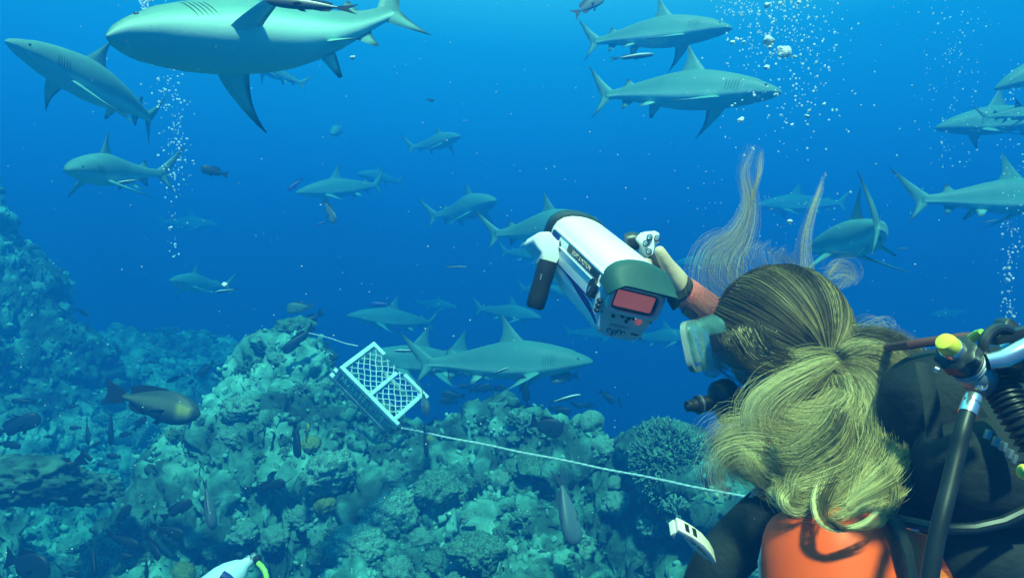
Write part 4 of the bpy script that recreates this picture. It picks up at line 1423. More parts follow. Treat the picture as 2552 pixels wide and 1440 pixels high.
def lock(ctrl, spread, n, t0=0.3, t1=0.8, rad=0.00025, wave=0.008, clump=44, jit=0.9, dep=0.8, tvar=0.20, freq=0.9, frizz=0.25):
    """a lock of hair through ctrl [(px,py,Y)], spread in px at each control point"""
    n = int(n * 2.2)
    c3 = np.array([P(*q)[:] for q in ctrl])
    spl = catmull(c3, 140)
    sp = np.interp(np.linspace(0, 1, 140), np.linspace(0, 1, len(spread)), spread) * K0 * 1.2
    tan = np.gradient(spl, axis=0); tan /= np.linalg.norm(tan, axis=1, keepdims=True) + 1e-9
    yv = np.array([0, 1.0, 0])
    nrm = np.cross(tan, yv); nrm /= np.linalg.norm(nrm, axis=1, keepdims=True) + 1e-9
    nc = max(2, n // clump)
    cu = rng.uniform(-1, 1, nc); cv = rng.uniform(-1, 1, nc); cph = rng.uniform(0, 6.28, nc); ctone = rng.normal(0, tvar, nc)
    cst = rng.uniform(0, 0.12, nc); cen = rng.uniform(0.70, 1.0, nc); cfr = rng.uniform(0.7, 1.4, nc) * freq
    ci = rng.integers(0, nc, n)
    N = n
    s0 = np.clip(cst[ci] + rng.normal(0, 0.03, N), 0, 0.4); s1 = np.clip(cen[ci] + rng.normal(0, 0.05, N), 0.55, 1)
    tt = s0[:, None] + (s1 - s0)[:, None] * np.linspace(0, 1, KH)[None, :]
    ix = tt * 139
    i0 = np.clip(ix.astype(int), 0, 138); fr = (ix - i0)[..., None]
    base = spl[i0] * (1 - fr) + spl[i0 + 1] * fr
    nn = nrm[i0]
    spv = np.interp(tt, np.linspace(0, 1, 140), sp)
    u = cu[ci] + rng.normal(0, jit * 0.4, N); v = cv[ci] + rng.normal(0, jit * 0.6, N)
    # each clump tightens towards its tip
    fan = 1 + frizz * rng.normal(0, 1, N)[:, None] * tt
    ph = cph[ci]
    wv = wave * np.sin(6.28 * cfr[ci][:, None] * tt + ph[:, None]) * (0.25 + tt)
    wv2 = wave * 0.7 * np.cos(6.28 * cfr[ci][:, None] * 0.8 * tt + 1.7 * ph[:, None])
    pos = base + nn * (spv * u[:, None] * fan + wv)[..., None] + yv * (spv * v[:, None] * dep * fan + wv2)[..., None]
    tn = t0 + 0.06 + (t1 - t0) * tt + ctone[ci][:, None] + rng.normal(0, 0.055, N)[:, None]
    rd = rad * rng.uniform(0.6, 1.3, N)[:, None] * (1 - 0.6 * np.linspace(0, 1, KH)[None, :] ** 3)
    emit(pos, tn, rd)


# scalp: strands swept over the skull to the twist at the back of the head
SW = P(2083, 905, 1.165)
aF, aR, aU = 0.119, 0.096, 0.124


def on_head(d, lift=0.0):
    d = d / (np.linalg.norm(d, axis=-1, keepdims=True) + 1e-9)
    k = 1 + lift
    return (np.array(HC[:]) + np.array(hf[:]) * (d[..., 0:1] * aF * k) + np.array(hu[:]) * (d[..., 2:3] * aU * k) + np.array(hrr[:]) * (d[..., 1:2] * aR * k))


rel = SW - HC
dE = np.array([rel.dot(hf) / aF, rel.dot(hrr) / aR, rel.dot(hu) / aU]); dE /= np.linalg.norm(dE)
N = 7500
nc = 210
# hairline directions: brow, temple, crown and far side
c_az = rng.uniform(-2.6, 2.6, nc)                     # azimuth about head-up: 0 is the brow
c_el = np.where(np.abs(c_az) < 0.9, rng.uniform(0.30, 1.35, nc), rng.uniform(-0.35, 1.3, nc))
ci = rng.integers(0, nc, N)
az = c_az[ci] + rng.normal(0, 0.08, N); el = c_el[ci] + rng.normal(0, 0.08, N)
dS = np.stack([np.cos(az) * np.cos(el), np.sin(az) * np.cos(el), np.sin(el)], 1)
t_ = np.linspace(0, 1, KH)[None, :, None]
dotp = np.clip(dS @ dE, -0.995, 0.995); om = np.arccos(dotp)[:, None, None]
dd = (np.sin((1 - t_) * om) * dS[:, None, :] + np.sin(t_ * om) * dE[None, None, :]) / np.sin(om)
lf = 0.005 + 0.055 * rng.uniform(0, 1, nc)[ci][:, None, None] * np.sin(math.pi * np.linspace(0, 1, KH))[None, :, None] + rng.normal(0, 0.012, N)[:, None, None]
pos = on_head(dd, lf)
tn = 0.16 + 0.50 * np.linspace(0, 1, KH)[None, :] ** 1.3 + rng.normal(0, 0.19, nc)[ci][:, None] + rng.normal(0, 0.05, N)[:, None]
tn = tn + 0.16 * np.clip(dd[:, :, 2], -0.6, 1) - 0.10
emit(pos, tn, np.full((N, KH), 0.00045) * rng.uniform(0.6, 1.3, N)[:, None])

# the twist and everything that streams from it
lock([(2060, 870, 1.15), (2083, 905, 1.14), (2150, 890, 1.12), (2215, 940, 1.10), (2240, 1010, 1.09), (2215, 1085, 1.09), (2120, 1135, 1.09)], [10, 20, 28, 34, 36, 36, 44], 640, 0.55, 1.0, wave=0.007)  # tone raised to paint sun highlights on this loop
lock([(2060, 880, 1.15), (2083, 910, 1.13), (2140, 930, 1.11), (2180, 1000, 1.09), (2150, 1075, 1.08), (2030, 1105, 1.09), (1920, 1090, 1.12)], [10, 20, 28, 34, 36, 38, 44], 700, 0.5, 0.9, wave=0.007)
lock([(2083, 900, 1.14), (2110, 930, 1.12), (2120, 990, 1.10), (2060, 1050, 1.09), (1960, 1065, 1.11), (1890, 1050, 1.15)], [16, 26, 32, 36, 38, 40], 600, 0.55, 0.95, wave=0.006)  # inner loop, sunlit look also put in by paler tone
lock([(2090, 895, 1.14), (2020, 905, 1.14), (1965, 945, 1.15), (1925, 1000, 1.16), (1905, 1050, 1.17), (1940, 1085, 1.16)], [14, 24, 32, 34, 36, 36], 330, 0.45, 0.75, wave=0.006)
lock([(2083, 905, 1.13), (2030, 930, 1.12), (1960, 970, 1.12), (1910, 1020, 1.13), (1930, 1075, 1.12), (2010, 1095, 1.11)], [14, 26, 36, 44, 44, 44], 240, 0.5, 0.85, wave=0.006)
lock([(2083, 905, 1.14), (2050, 960, 1.13), (2010, 1010, 1.12), (1980, 1060, 1.12), (2000, 1110, 1.12)], [20, 50, 70, 70, 60], 150, 0.4, 0.8, wave=0.007)
# lower fall
lock([(2200, 1030, 1.09), (2170, 1110, 1.08), (2060, 1150, 1.07), (1930, 1130, 1.09), (1840, 1100, 1.14), (1812, 1150, 1.17)], [34, 38, 40, 42, 40, 36], 560, 0.5, 0.8, wave=0.010)
lock([(2180, 1080, 1.08), (2120, 1160, 1.06), (2010, 1190, 1.06), (1900, 1160, 1.09), (1830, 1170, 1.13), (1850, 1225, 1.13)], [30, 36, 40, 40, 36, 30], 460, 0.42, 0.75, wave=0.012)
lock([(2120, 1060, 1.05), (2080, 1130, 0.97), (1980, 1180, 0.94), (1905, 1165, 0.98), (1870, 1120, 1.05)], [40, 40, 36, 34, 30], 300, 0.35, 0.7, wave=0.010)
lock([(2150, 1050, 1.05), (2150, 1140, 0.97), (2080, 1210, 0.92), (1985, 1240, 0.91), (1920, 1215, 0.94)], [34, 36, 34, 24, 12], 260, 0.35, 0.75, wave=0.009)
lock([(2195, 1030, 1.06), (2205, 1120, 0.98), (2160, 1200, 0.92), (2110, 1262, 0.88), (2050, 1275, 0.87)], [30, 34, 28, 16, 8], 220, 0.40, 0.78, wave=0.009)
lock([(2225, 1030, 1.06), (2258, 1110, 0.99), (2240, 1190, 0.93), (2180, 1250, 0.89), (2120, 1285, 0.87)], [24, 28, 24, 16, 8], 170, 0.40, 0.8, wave=0.009)
lock([(2040, 1100, 1.04), (2000, 1180, 0.96), (2010, 1240, 0.91), (2070, 1275, 0.88)], [40, 34, 22, 10], 150, 0.35, 0.7, wave=0.009)
lock([(2090, 1150, 0.96), (2050, 1225, 0.88), (2045, 1285, 0.84), (2090, 1322, 0.82), (2160, 1312, 0.82), (2205, 1275, 0.83)], [18, 14, 8, 6, 6, 5], 60, 0.5, 0.75, wave=0.006)
lock([(1975, 1170, 0.96), (1945, 1230, 0.91), (1990, 1270, 0.88), (2060, 1262, 0.87)], [20, 14, 10, 6], 60, 0.45, 0.7, wave=0.008)
lock([(2190, 1110, 0.97), (2225, 1200, 0.91), (2205, 1270, 0.87), (2150, 1300, 0.85)], [20, 14, 10, 6], 70, 0.45, 0.75, wave=0.008)
lock([(2250, 1170, 0.95), (2225, 1220, 0.9), (2240, 1150, 0.92), (2290, 1110, 0.96)], [8, 8, 10, 8], 60, 0.6, 0.9, wave=0.006)
lock([(2070, 1100, 1.08), (1960, 1140, 1.10), (1880, 1160, 1.13), (1830, 1120, 1.17), (1850, 1070, 1.18)], [40, 40, 34, 28, 20], 300, 0.45, 0.8, wave=0.012)
# undergrowth behind, its shade painted in as dark strand tones
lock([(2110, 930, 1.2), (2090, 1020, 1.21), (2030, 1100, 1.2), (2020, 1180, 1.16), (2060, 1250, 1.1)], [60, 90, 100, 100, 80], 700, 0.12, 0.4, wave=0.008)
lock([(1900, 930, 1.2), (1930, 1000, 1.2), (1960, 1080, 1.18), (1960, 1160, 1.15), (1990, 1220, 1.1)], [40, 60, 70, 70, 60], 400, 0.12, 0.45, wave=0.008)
# frizz to the right over the jacket
lock([(2130, 850, 1.16), (2190, 850, 1.14), (2235, 880, 1.11), (2262, 950, 1.09), (2262, 1020, 1.08)], [20, 26, 28, 26, 20], 170, 0.2, 0.5, wave=0.012)
lock([(2180, 980, 1.1), (2240, 1050, 1.06), (2275, 1130, 1.02), (2280, 1210, 1.0)], [24, 34, 34, 26], 150, 0.15, 0.45, wave=0.014)
# wisps lifted above the head
lock([(1850, 770, 1.30), (1800, 705, 1.33), (1806, 640, 1.35), (1845, 590, 1.36), (1868, 510, 1.37), (1858, 430, 1.38), (1878, 360, 1.38)], [50, 60, 52, 28, 15, 13, 7], 110, 0.42, 0.72, rad=0.00011, wave=0.007, freq=0.8, jit=1.0, clump=6)
lock([(1870, 740, 1.30), (1815, 690, 1.34), (1795, 650, 1.36), (1820, 610, 1.37), (1850, 560, 1.37)], [50, 54, 46, 30, 14], 70, 0.4, 0.7, rad=0.00011, jit=1.0, clump=5, wave=0.007)
lock([(1868, 510, 1.37), (1885, 450, 1.37), (1895, 400, 1.38), (1905, 370, 1.38)], [6, 10, 12, 6], 16, 0.5, 0.75, rad=0.00014, wave=0.004)
lock([(1990, 700, 1.28), (1992, 640, 1.3), (2005, 580, 1.31), (2020, 510, 1.32), (2040, 430, 1.33)], [34, 28, 20, 14, 10], 26, 0.15, 0.5, rad=0.00013, wave=0.006)
lock([(1900, 690, 1.26), (1905, 640, 1.27), (1915, 590, 1.28)], [70, 80, 70], 70, 0.4, 0.6, rad=0.00012, wave=0.012)
lock([(2060, 700, 1.24), (2090, 690, 1.24), (2100, 720, 1.24)], [30, 34, 26], 40, 0.6, 0.9, rad=0.00012, wave=0.012)
lock([(2110, 810, 1.2), (2170, 800, 1.18), (2200, 850, 1.17)], [36, 50, 40], 60, 0.4, 0.8, rad=0.00012, wave=0.014)
# fly-aways across the temple
lock([(1835, 815, 1.20), (1870, 870, 1.17), (1930, 890, 1.14), (2050, 900, 1.14)], [46, 36, 26, 12], 240, 0.15, 0.5, rad=0.0005, wave=0.005)

S3 = np.concatenate(hv_all); Tn = np.clip(np.concatenate(ht_all), 0, 1); Rd = np.concatenate(hr_all)
NSn = len(S3)
tan = np.gradient(S3, axis=1); tan /= np.linalg.norm(tan, axis=2, keepdims=True) + 1e-9
refv = np.tile(np.array([0.2, -1.0, 0.1]), (NSn, KH, 1))
sa_ = np.cross(tan, refv); sa_ /= np.linalg.norm(sa_, axis=2, keepdims=True) + 1e-9
sb_ = np.cross(tan, sa_)
ring = []
for k in range(3):
    q = 2 * math.pi * k / 3 + 0.5
    ring.append(S3 + (sa_ * math.cos(q) + sb_ * math.sin(q)) * Rd[..., None])
HV = np.stack(ring, 2).reshape(-1, 3) - np.array(wloc(person)[:])
idx = np.arange(NSn * KH * 3).reshape(NSn, KH, 3)
fl = []
for k in range(3):
    k2 = (k + 1) % 3
    fl.append(np.stack([idx[:, :-1, k], idx[:, :-1, k2], idx[:, 1:, k2], idx[:, 1:, k]], -1).reshape(-1, 4))
me = mesh_np('hair', HV, np.concatenate(fl))
tone(me, np.repeat(Tn.reshape(-1), 3))
link('hair', me, M_HAIR, person)
# the darker layer of hair close to the skull
m = MB()
rings = []
for j in range(15):
    th = -0.50 + 2.05 * j / 14
    rings.append([HC + hf * (math.cos(a) * math.cos(th) * 0.112 - 0.010) + hrr * (math.sin(a) * math.cos(th) * 0.088) + hu * (math.sin(th) * 0.124) for a in [2 * math.pi * k / 30 for k in range(30)]])
for r_ in rings:
    for k, p in enumerate(r_):
        d = (p - HC)
        if d.dot(hf) > 0.045 and d.dot(hu) < 0.055:
            r_[k] = p - hf * (d.dot(hf) - 0.045)
m.loft(rings)
M_SCALP = pmat('under_hair', (0.035, 0.028, 0.014), (0.018, 0.014, 0.008), 60, 0.7, 0.2, bump=0.5, bscale=200)
m.build('under_hair', M_SCALP, person)

# --------------------------------------------------------------- dive mask
mk = thing('dive_mask', 'clear-skirted dive mask on the blonde diver seen from the side', 'dive mask', head_pt(0.12, 0.015, 0))


def mask_ring(f, hw, hh, du=0.0, pw=0.55, curve=0.0):
    pts = []
    for k in range(36):
        a = 2 * math.pi * k / 36
        c_, s_ = math.cos(a), math.sin(a)
        r = math.copysign(abs(c_) ** pw, c_) * hw; u = math.copysign(abs(s_) ** pw, s_) * hh + du
        pts.append(head_pt(f - curve * (r / hw) ** 2, u, r))
    return pts


fo = 0.160
MB().loft([mask_ring(0.088, 0.076, 0.050, 0.010, 0.7, 0.045), mask_ring(0.108, 0.078, 0.053, 0.010, 0.65, 0.03), mask_ring(0.132, 0.074, 0.050, 0.010, 0.6, 0.012), mask_ring(fo - 0.006, 0.072, 0.045, 0.010, 0.55, 0.004)], caps=False).build('skirt', M_SILICONE, mk)
o_, i_ = mask_ring(fo, 0.077, 0.049, 0.010, 0.5), mask_ring(fo, 0.068, 0.041, 0.010, 0.5)
o2, i2 = mask_ring(fo - 0.010, 0.077, 0.049, 0.010, 0.5), mask_ring(fo - 0.010, 0.068, 0.041, 0.010, 0.5)
MB().loft([o_, i_, i2, o2, o_], caps=False).build('frame', M_MFRAME, mk)
MB().add(mask_ring(fo - 0.004, 0.068, 0.041, 0.010, 0.5), [tuple(range(36))]).build('lens', M_GLASS, mk, smooth=False)
# nose pocket and inner ribs
MB().ball(head_pt(0.132, -0.030, 0), hf * 0.022, hrr * 0.020, hu * 0.026).build('nose_pocket', M_SILICONE, mk)
MB().tube([head_pt(0.15, 0.045, -0.055), head_pt(0.152, 0.012, -0.030), head_pt(0.15, -0.02, -0.022)], 0.006, 8).build('rib', M_MFRAME, mk)
for sg in (-1, 1):
    MB().box(head_pt(0.088, 0.012, sg * 0.087), hf * 0.020, hrr * 0.006, hu * 0.016).build('buckle', M_BLACK, mk, bevel=0.004)
stp = []
for k in range(21):
    a = 0.75 + (2 * math.pi - 1.5) * k / 20
    stp.append(head_pt(math.cos(a) * 0.104, 0.010, math.sin(a) * 0.084))
MB().tube(stp, 0.009, 8, flat=1.0).build('strap', M_BLACK, mk)

# --------------------------------------------------------------- regulator in the mouth
rg = thing('regulator', 'round black regulator held in the diver\'s mouth', 'regulator', head_pt(0.12, -0.095, 0))
rc = head_pt(0.108, -0.098, -0.012)
rax = (hf * 0.75 - hu * 0.18 - hrr * 0.45).normalized()
MB().lathe(rc - rax * 0.012, rax, [(-0.004, 0.026), (0.0, 0.036), (0.012, 0.041), (0.030, 0.041), (0.038, 0.037), (0.044, 0.028), (0.047, 0.012), (0.048, 0.0)], 32).build('cover', M_BLACK, rg)
kx = P(1758, 1006, rc.y - 0.02); kd = (P(1712, 1012, rc.y - 0.03) - kx).normalized()
MB().lathe(kx, kd, [(-0.01, 0.015), (0.010, 0.0145), (0.012, 0.017), (0.018, 0.017), (0.020, 0.012), (0.028, 0.012), (0.030, 0.010), (0.038, 0.010), (0.0385, 0.006)], 22).build('knob', M_BLACK, rg)
MB().lathe(kx + kd * 0.0095, kd, [(0, 0.0176), (0.004, 0.0176)], 24).build('ring', M_CHROME, rg)
MB().ball(rc - hu * 0.022 + rax * 0.01, rax * 0.022, hrr * 0.034, hu * 0.020).build('exhaust_tee', M_BLACK, rg)
MB().tube([rc - rax * 0.03, rc - rax * 0.005], [0.016, 0.020], 14, flat=0.7).build('mouthpiece', M_RUBBER, rg)

# --------------------------------------------------------------- orange tank on her back
tk = thing('scuba_tank', 'bright orange dive cylinder on the diver\'s back under her blonde hair', 'scuba tank', P(2085, 1500, 0.93))
tax = (P(2060, 1230, 0.96) - P(2092, 1520, 0.90)).normalized()
tt_ = P(2066, 1268, 0.955)
RT = 0.0925
prof = [(-0.66, RT * 0.85), (-0.65, RT), (-0.12, RT), (-0.075, RT * 0.997), (-0.055, RT * 0.985), (-0.038, RT * 0.95), (-0.024, RT * 0.885), (-0.013, RT * 0.79), (-0.006, RT * 0.66), (-0.002, RT * 0.48), (0.000, RT * 0.33), (0.002, RT * 0.24), (0.004, RT * 0.2)]
MB().lathe(tt_, tax, prof, 56).build('cylinder', M_ORANGE, tk)
MB().lathe(tt_ + tax * 0.004, tax, [(0, 0.018), (0.02, 0.018), (0.023, 0.012)], 18).build('valve', M_STEEL, tk)

# --------------------------------------------------------------- black buoyancy jacket and straps
bj = thing('buoyancy_jacket', 'black padded buoyancy jacket filling the lower right corner', 'buoyancy jacket', P(2400, 1400, 0.95))


def pad(px, py, Y, wx, wz, dy, pw=0.8):
    k = K0 * Y
    return MB().ball(P(px, py, Y), (wx * k, 0, 0), (0, dy, 0), (0, 0, wz * k), 36, 22, pw)


def lumpy(mb, amp, fr, seed):
    v = np.array([x[:] for x in mb.v])
    d = np.stack([fbm(v * fr, seed, 3), fbm(v * fr + 5, seed + 1, 3), fbm(v * fr + 9, seed + 2, 3)], 1) * amp
    mb.v = [Vector(x) for x in v + d]
    return mb


lumpy(pad(2480, 1065, 0.99, 270, 205, 0.10, 0.72), 0.012, 9, 5).build('back_pad', M_NEO, bj)
lumpy(pad(2480, 1180, 0.90, 190, 135, 0.075, 0.85), 0.010, 10, 15).build('upper_lobe', M_NEO, bj)
lumpy(pad(2500, 1440, 0.93, 185, 165, 0.085, 0.8), 0.010, 10, 25).build('lower_lobe', M_NEO, bj)
lumpy(pad(2270, 1200, 1.04, 110, 110, 0.05, 0.85), 0.012, 9, 35).build('shoulder_pad', M_NEO, bj)
MB().tube([P(2195, 1283, 0.90), P(2260, 1300, 0.87), P(2340, 1316, 0.845), P(2430, 1316, 0.83), P(2500, 1300, 0.825), P(2580, 1262, 0.83)], 0.007, 10).build('piping', M_RUBBER, bj)
MB().tube([P(2205, 1262, 0.90), P(2240, 1310, 0.855), P(2262, 1380, 0.835), P(2275, 1470, 0.83)], 0.012, 10, flat=0.5, up=(0, 1, 0)).build('tank_strap', M_NEO, bj)
MB().prism([P(2262, 1318, 0.885), P(2325, 1340, 0.87), P(2350, 1390, 0.865), P(2395, 1475, 0.86), P(2270, 1475, 0.87)], (0, 0.012, 0)).build('orange_panel', M_ORANGE2, bj, smooth=False)
for k, (x0, y0, x1, y1, Y0, Y1) in enumerate(((2300, 905, 2330, 1090, 0.90, 0.865), (2455, 1000, 2552, 1150, 0.865, 0.80))):
    MB().tube([P(x0, y0, Y0), P((x0 + x1) / 2 + 6, (y0 + y1) / 2, (Y0 + Y1) / 2 - 0.012), P(x1, y1, Y1)], 0.011, 8, flat=0.25, up=(0, 1, 0)).build('webbing', M_NEO, bj)
# cord over the shoulder
MB().tube([P(2185, 870, 1.18), P(2225, 864, 1.06), P(2270, 858, 0.98), P(2340, 848, 0.96), P(2400, 840, 0.95), P(2445, 838, 0.95)], 0.0065, 10).build('cord', M_BROWNCORD, bj)
MB().tube([P(2395, 862, 0.86), P(2420, 845, 0.82), P(2437, 832, 0.79), P(2446, 826, 0.77)], [0.006, 0.0055, 0.005, 0.003], 10).build('pull_toggle', M_LIME, bj)
# left shoulder strap hanging over the arm edge
MB().tube([P(1905, 1345, 1.0), P(1893, 1400, 0.99), P(1896, 1450, 0.985)], 0.0028, 8).build('side_cord', M_CREAM, bj)

# --------------------------------------------------------------- tank valve with first stage and hoses
tv = thing('tank_valve', 'tank valve with yellow-capped knob, chrome fittings and black hose at the right', 'tank valve', P(2420, 930, 0.72))
va0, va1 = P(2352, 848, 0.70), P(2470, 975, 0.745)
vd = (va1 - va0).normalized()
kv = K0 * 0.72
MB().lathe(va0, vd, [(0.0, 0.006), (0.001, 0.0085), (0.005, 0.0100), (0.012, 0.0106), (0.0135, 0.0100)], 26).build('yellow_cap', M_YELLOW, tv)
MB().lathe(va0 + vd * 0.0135, vd, [(0, 0.0112), (0.008, 0.0118), (0.010, 0.0122)], 24).build('window', M_CHROME, tv)
# hand wheel with lobes
m = MB()
rings = []
for (a_, r_) in ((0.022, 0.016), (0.024, 0.0195), (0.036, 0.020), (0.038, 0.017)):
    ax_, bx_ = Vector((0, 1, 0)) - vd * vd.y, None
    ax_.normalize(); bx_ = vd.cross(ax_)
    rings.append([va0 + vd * a_ + (ax_ * math.cos(q) + bx_ * math.sin(q)) * r_ * (1 + 0.06 * math.cos(8 * q)) for q in [2 * math.pi * k / 48 for k in range(48)]])
m.loft(rings).build('hand_wheel', M_BLACK, tv)
for g in range(4):
    MB().lathe(va0 + vd * (0.039 + 0.0042 * g), vd, [(0, 0.0165), (0.0012, 0.0178), (0.0024, 0.0178), (0.0036, 0.0165)], 28).build('thread_ring', M_BLACK if g < 2 else M_STEEL, tv)
MB().lathe(va0 + vd * 0.0555, vd, [(0, 0.0150), (0.004, 0.0175), (0.012, 0.0180), (0.022, 0.0172), (0.034, 0.0150), (0.042, 0.010)], 28).build('valve_body', M_STEEL, tv)
sc_ = P(2448, 960, 0.715)
MB().lathe(sc_, (0, -1, 0.05), [(-0.012, 0.0062), (0.0, 0.0062), (0.0012, 0.0050), (0.0012, 0.0034), (-0.001, 0.0030)], 20).build('port_plug', M_CHROME, tv)
MB().lathe(P(2330, 918, 0.70), (0.6, -0.6, -0.4), [(0, 0.003), (0.004, 0.003)], 14).build('rivet', M_CHROME, tv)
# hose with chrome ferrule
h0, h1 = P(2428, 985, 0.715), P(2406, 1042, 0.705)
hd_ = (h1 - h0).normalized()
MB().lathe(h0, hd_, [(0, 0.0075), (0.004, 0.0085), (0.008, 0.0085), (0.0085, 0.0072), (0.011, 0.0072), (0.0115, 0.0088), (0.020, 0.0088), (0.0225, 0.0085)], 24).build('ferrule', M_CHROME, tv)
hp = [h0 + hd_ * 0.021, P(2398, 1075, 0.70), P(2385, 1130, 0.695), P(2366, 1210, 0.685), P(2346, 1290, 0.675), P(2328, 1370, 0.67), P(2312, 1480, 0.665)]
hp = [Vector(x) for x in catmull(hp, 40)]
MB().tube(hp, 0.0078, 16).build('hose', M_RUBBER, tv)
# first stage yoke and chrome arm at the edge of the frame
yk = thing('first_stage', 'chrome first stage and corrugated hose at the right edge', 'regulator stage', P(2520, 900, 0.74))
rp_ = [P(2492 + 42 * math.cos(q), 868 + 50 * math.sin(q), 0.73 + 0.012 * math.cos(q)) for q in [2.0 * math.pi * k / 28 for k in range(29)]]
MB().tube(rp_, 0.0055, 10, caps=False).build('yoke_ring', M_BLACK, yk)
MB().tube([P(2462, 902, 0.71), P(2500, 895, 0.705), P(2545, 872, 0.70), P(2600, 845, 0.70)], [0.0085, 0.0095, 0.0095, 0.0095], 18).build('chrome_arm', M_CHROME, yk)
MB().tube([P(2500, 870, 0.76), P(2540, 852, 0.75), P(2600, 840, 0.75)], [0.006, 0.009, 0.009], 16).build('chrome_arm', M_CHROME, yk)
MB().tube([P(2525, 915, 0.72), P(2570, 918, 0.72), P(2620, 920, 0.72)], [0.014, 0.017, 0.017], 20).build('stage_body', M_BLACK, yk)
MB().box(P(2535, 832, 0.74), Vector((0.028, 0, 0.006)), Vector((0, 0.008, 0)), Vector((-0.001, 0, 0.006))).build('clamp', M_BLACK, yk, bevel=0.003)
MB().prism([P(2496, 838, 0.76), P(2508, 796, 0.77), P(2524, 792, 0.77), P(2552, 820, 0.77), P(2580, 838, 0.77)], (0, 0.02, 0)).build('clamp_handle', M_BLACK, yk, bevel=0.003)
cp = catmull([P(2470, 930, 0.745), P(2500, 975, 0.73), P(2535, 1035, 0.715), P(2590, 1120, 0.70)], 90)
cr = [0.0155 + 0.0022 * math.sin(2 * math.pi * i / 6) for i in range(90)]
MB().tube([Vector(x) for x in cp], cr, 18).build('corrugated_hose', M_RUBBER, yk)
for i, (px, py) in enumerate(((2462, 1082), (2482, 1100), (2500, 1112), (2516, 1130), (2526, 1142))):
    MB().box(P(px, py, 0.785), Vector((0.0016, 0, 0.0050)), Vector((0.0010, 0, -0.0004)) * 2.2, Vector((0, 0.0035, 0))).build('webbing_rib', M_STEEL, bj, bevel=0.0008)
MB().ball(P(2549, 1175, 0.74), (0.006, 0, 0), (0, 0.006, 0), (0, 0, 0.008)).build('yellow_tag', M_YELLOW, yk)

# --------------------------------------------------------------- white clip on the sleeve
cl = thing('hose_clip', 'white plastic hose clip floating against the black sleeve', 'clip', P(1735, 1345, 0.98))
c0, c1 = P(1676, 1312, 0.96), P(1792, 1378, 0.985)
cd = (c1 - c0).normalized(); cu_ = Vector((0.25, -0.55, 0.8)); cu_ = (cu_ - cd * cu_.dot(cd)).normalized(); cw = cd.cross(cu_)
Lc = (c1 - c0).length
W_ = 0.0105


def cpt(l, u, w): return c0 + cd * (l * Lc) + cu_ * u + cw * w


top = [(0.0, 0.010), (0.30, 0.0105), (0.55, 0.008), (0.8, 0.001), (1.0, -0.008)]
bot = [(1.0, -0.014), (0.8, -0.006), (0.55, 0.001), (0.30, 0.0035), (0.02, 0.0035)]
m = MB(); m.prism([cpt(l, u, -W_) for l, u in top + bot], cw * 2 * W_); m.build('clip_body', M_CREAM, cl, bevel=0.0012)
m = MB(); m.prism([cpt(l, u, -W_) for l, u in [(0.0, 0.003), (0.03, 0.003), (0.12, -0.010), (0.0, -0.006)]], cw * 2 * W_); m.build('clip_lip', M_CREAM, cl, bevel=0.001)
lp = [cpt(l, u, 0) for l, u in ((0.22, 0.002), (0.35, -0.006), (0.55, -0.012), (0.78, -0.016), (0.98, -0.019))]
MB().tube(lp, [0.002, 0.0022, 0.0022, 0.002, 0.0012], 10, flat=1.0).build('clip_tongue', M_CREAM, cl)
for q in (0.16, 0.32):
    MB().box(cpt(q + 0.03, 0.0107, 0.0), cd * 0.0035, cw * 0.0062, cu_ * 0.0006).build('window_slot', M_BLACK, cl, smooth=False)

# --------------------------------------------------------------- camera housing
O = P(1574, 752, 1.25)
Fp = P(1432, 618, 1.53)
ff = (Fp - O).normalized()
r0_ = ff.cross(Vector((0, 0, 1))).normalized(); u0_ = r0_.cross(ff)
ro = math.radians(13)
hr_ = r0_ * math.cos(ro) - u0_ * math.sin(ro)
hu_ = u0_ * math.cos(ro) + r0_ * math.sin(ro)
LH = (Fp - O).length
hr_ = hr_ * 1.24
hu_ = hu_ * 0.95


def H(w, u, l): return O + hr_ * w + hu_ * u + ff * l


ch = thing('camera_housing', 'white underwater video camera housing with two handles held by the diver', 'camera housing', O)
half = [(0.0, -0.080), (0.022, -0.079), (0.033, -0.074), (0.038, -0.064), (0.044, -0.040), (0.050, -0.010), (0.0535, 0.020), (0.053, 0.036), (0.049, 0.051), (0.040, 0.063), (0.026, 0.071), (0.012, 0.0745), (0.0, 0.0755)]
sec = half + [(-w, u) for w, u in half[-2:0:-1]]


def sec_ring(l, s=1.0, du=0.0): return [H(w * s, u * s + du, l) for w, u in sec]


MB().loft([sec_ring(0.0, 0.93), sec_ring(0.003, 0.98), sec_ring(0.008, 1.0), sec_ring(LH * 0.5, 1.0), sec_ring(LH - 0.010, 1.0), sec_ring(LH - 0.003, 0.985), sec_ring(LH, 0.94)]).build('shell', M_WHITE, ch, auto=50)
# front port
MB().loft([sec_ring(LH - 0.002, 1.03), sec_ring(LH + 0.004, 1.06), sec_ring(LH + 0.028, 1.06), sec_ring(LH + 0.034, 1.0)]).build('front_cover', M_BLACK, ch, auto=50)
# hood over the monitor
arch = [(w, u) for w, u in sec if u > 0.012]
arch = sorted(arch, key=lambda q: q[0])
n_ = len(arch)
vis_ = [(-0.054, 0.014), (-0.053, 0.022), (-0.051, 0.030), (-0.048, 0.036), (-0.042, 0.042), (-0.028, 0.0425), (-0.012, 0.0425), (0.0, 0.0425), (0.012, 0.0425), (0.028, 0.0425), (0.042, 0.042), (0.048, 0.036), (0.051, 0.030), (0.053, 0.022), (0.054, 0.014)]


def resample(pl, n):
    pl = np.array(pl, float); d = np.concatenate([[0], np.cumsum(np.linalg.norm(np.diff(pl, axis=0), axis=1))])
    q = np.linspace(0, d[-1], n)
    return np.stack([np.interp(q, d, pl[:, 0]), np.interp(q, d, pl[:, 1])], 1)


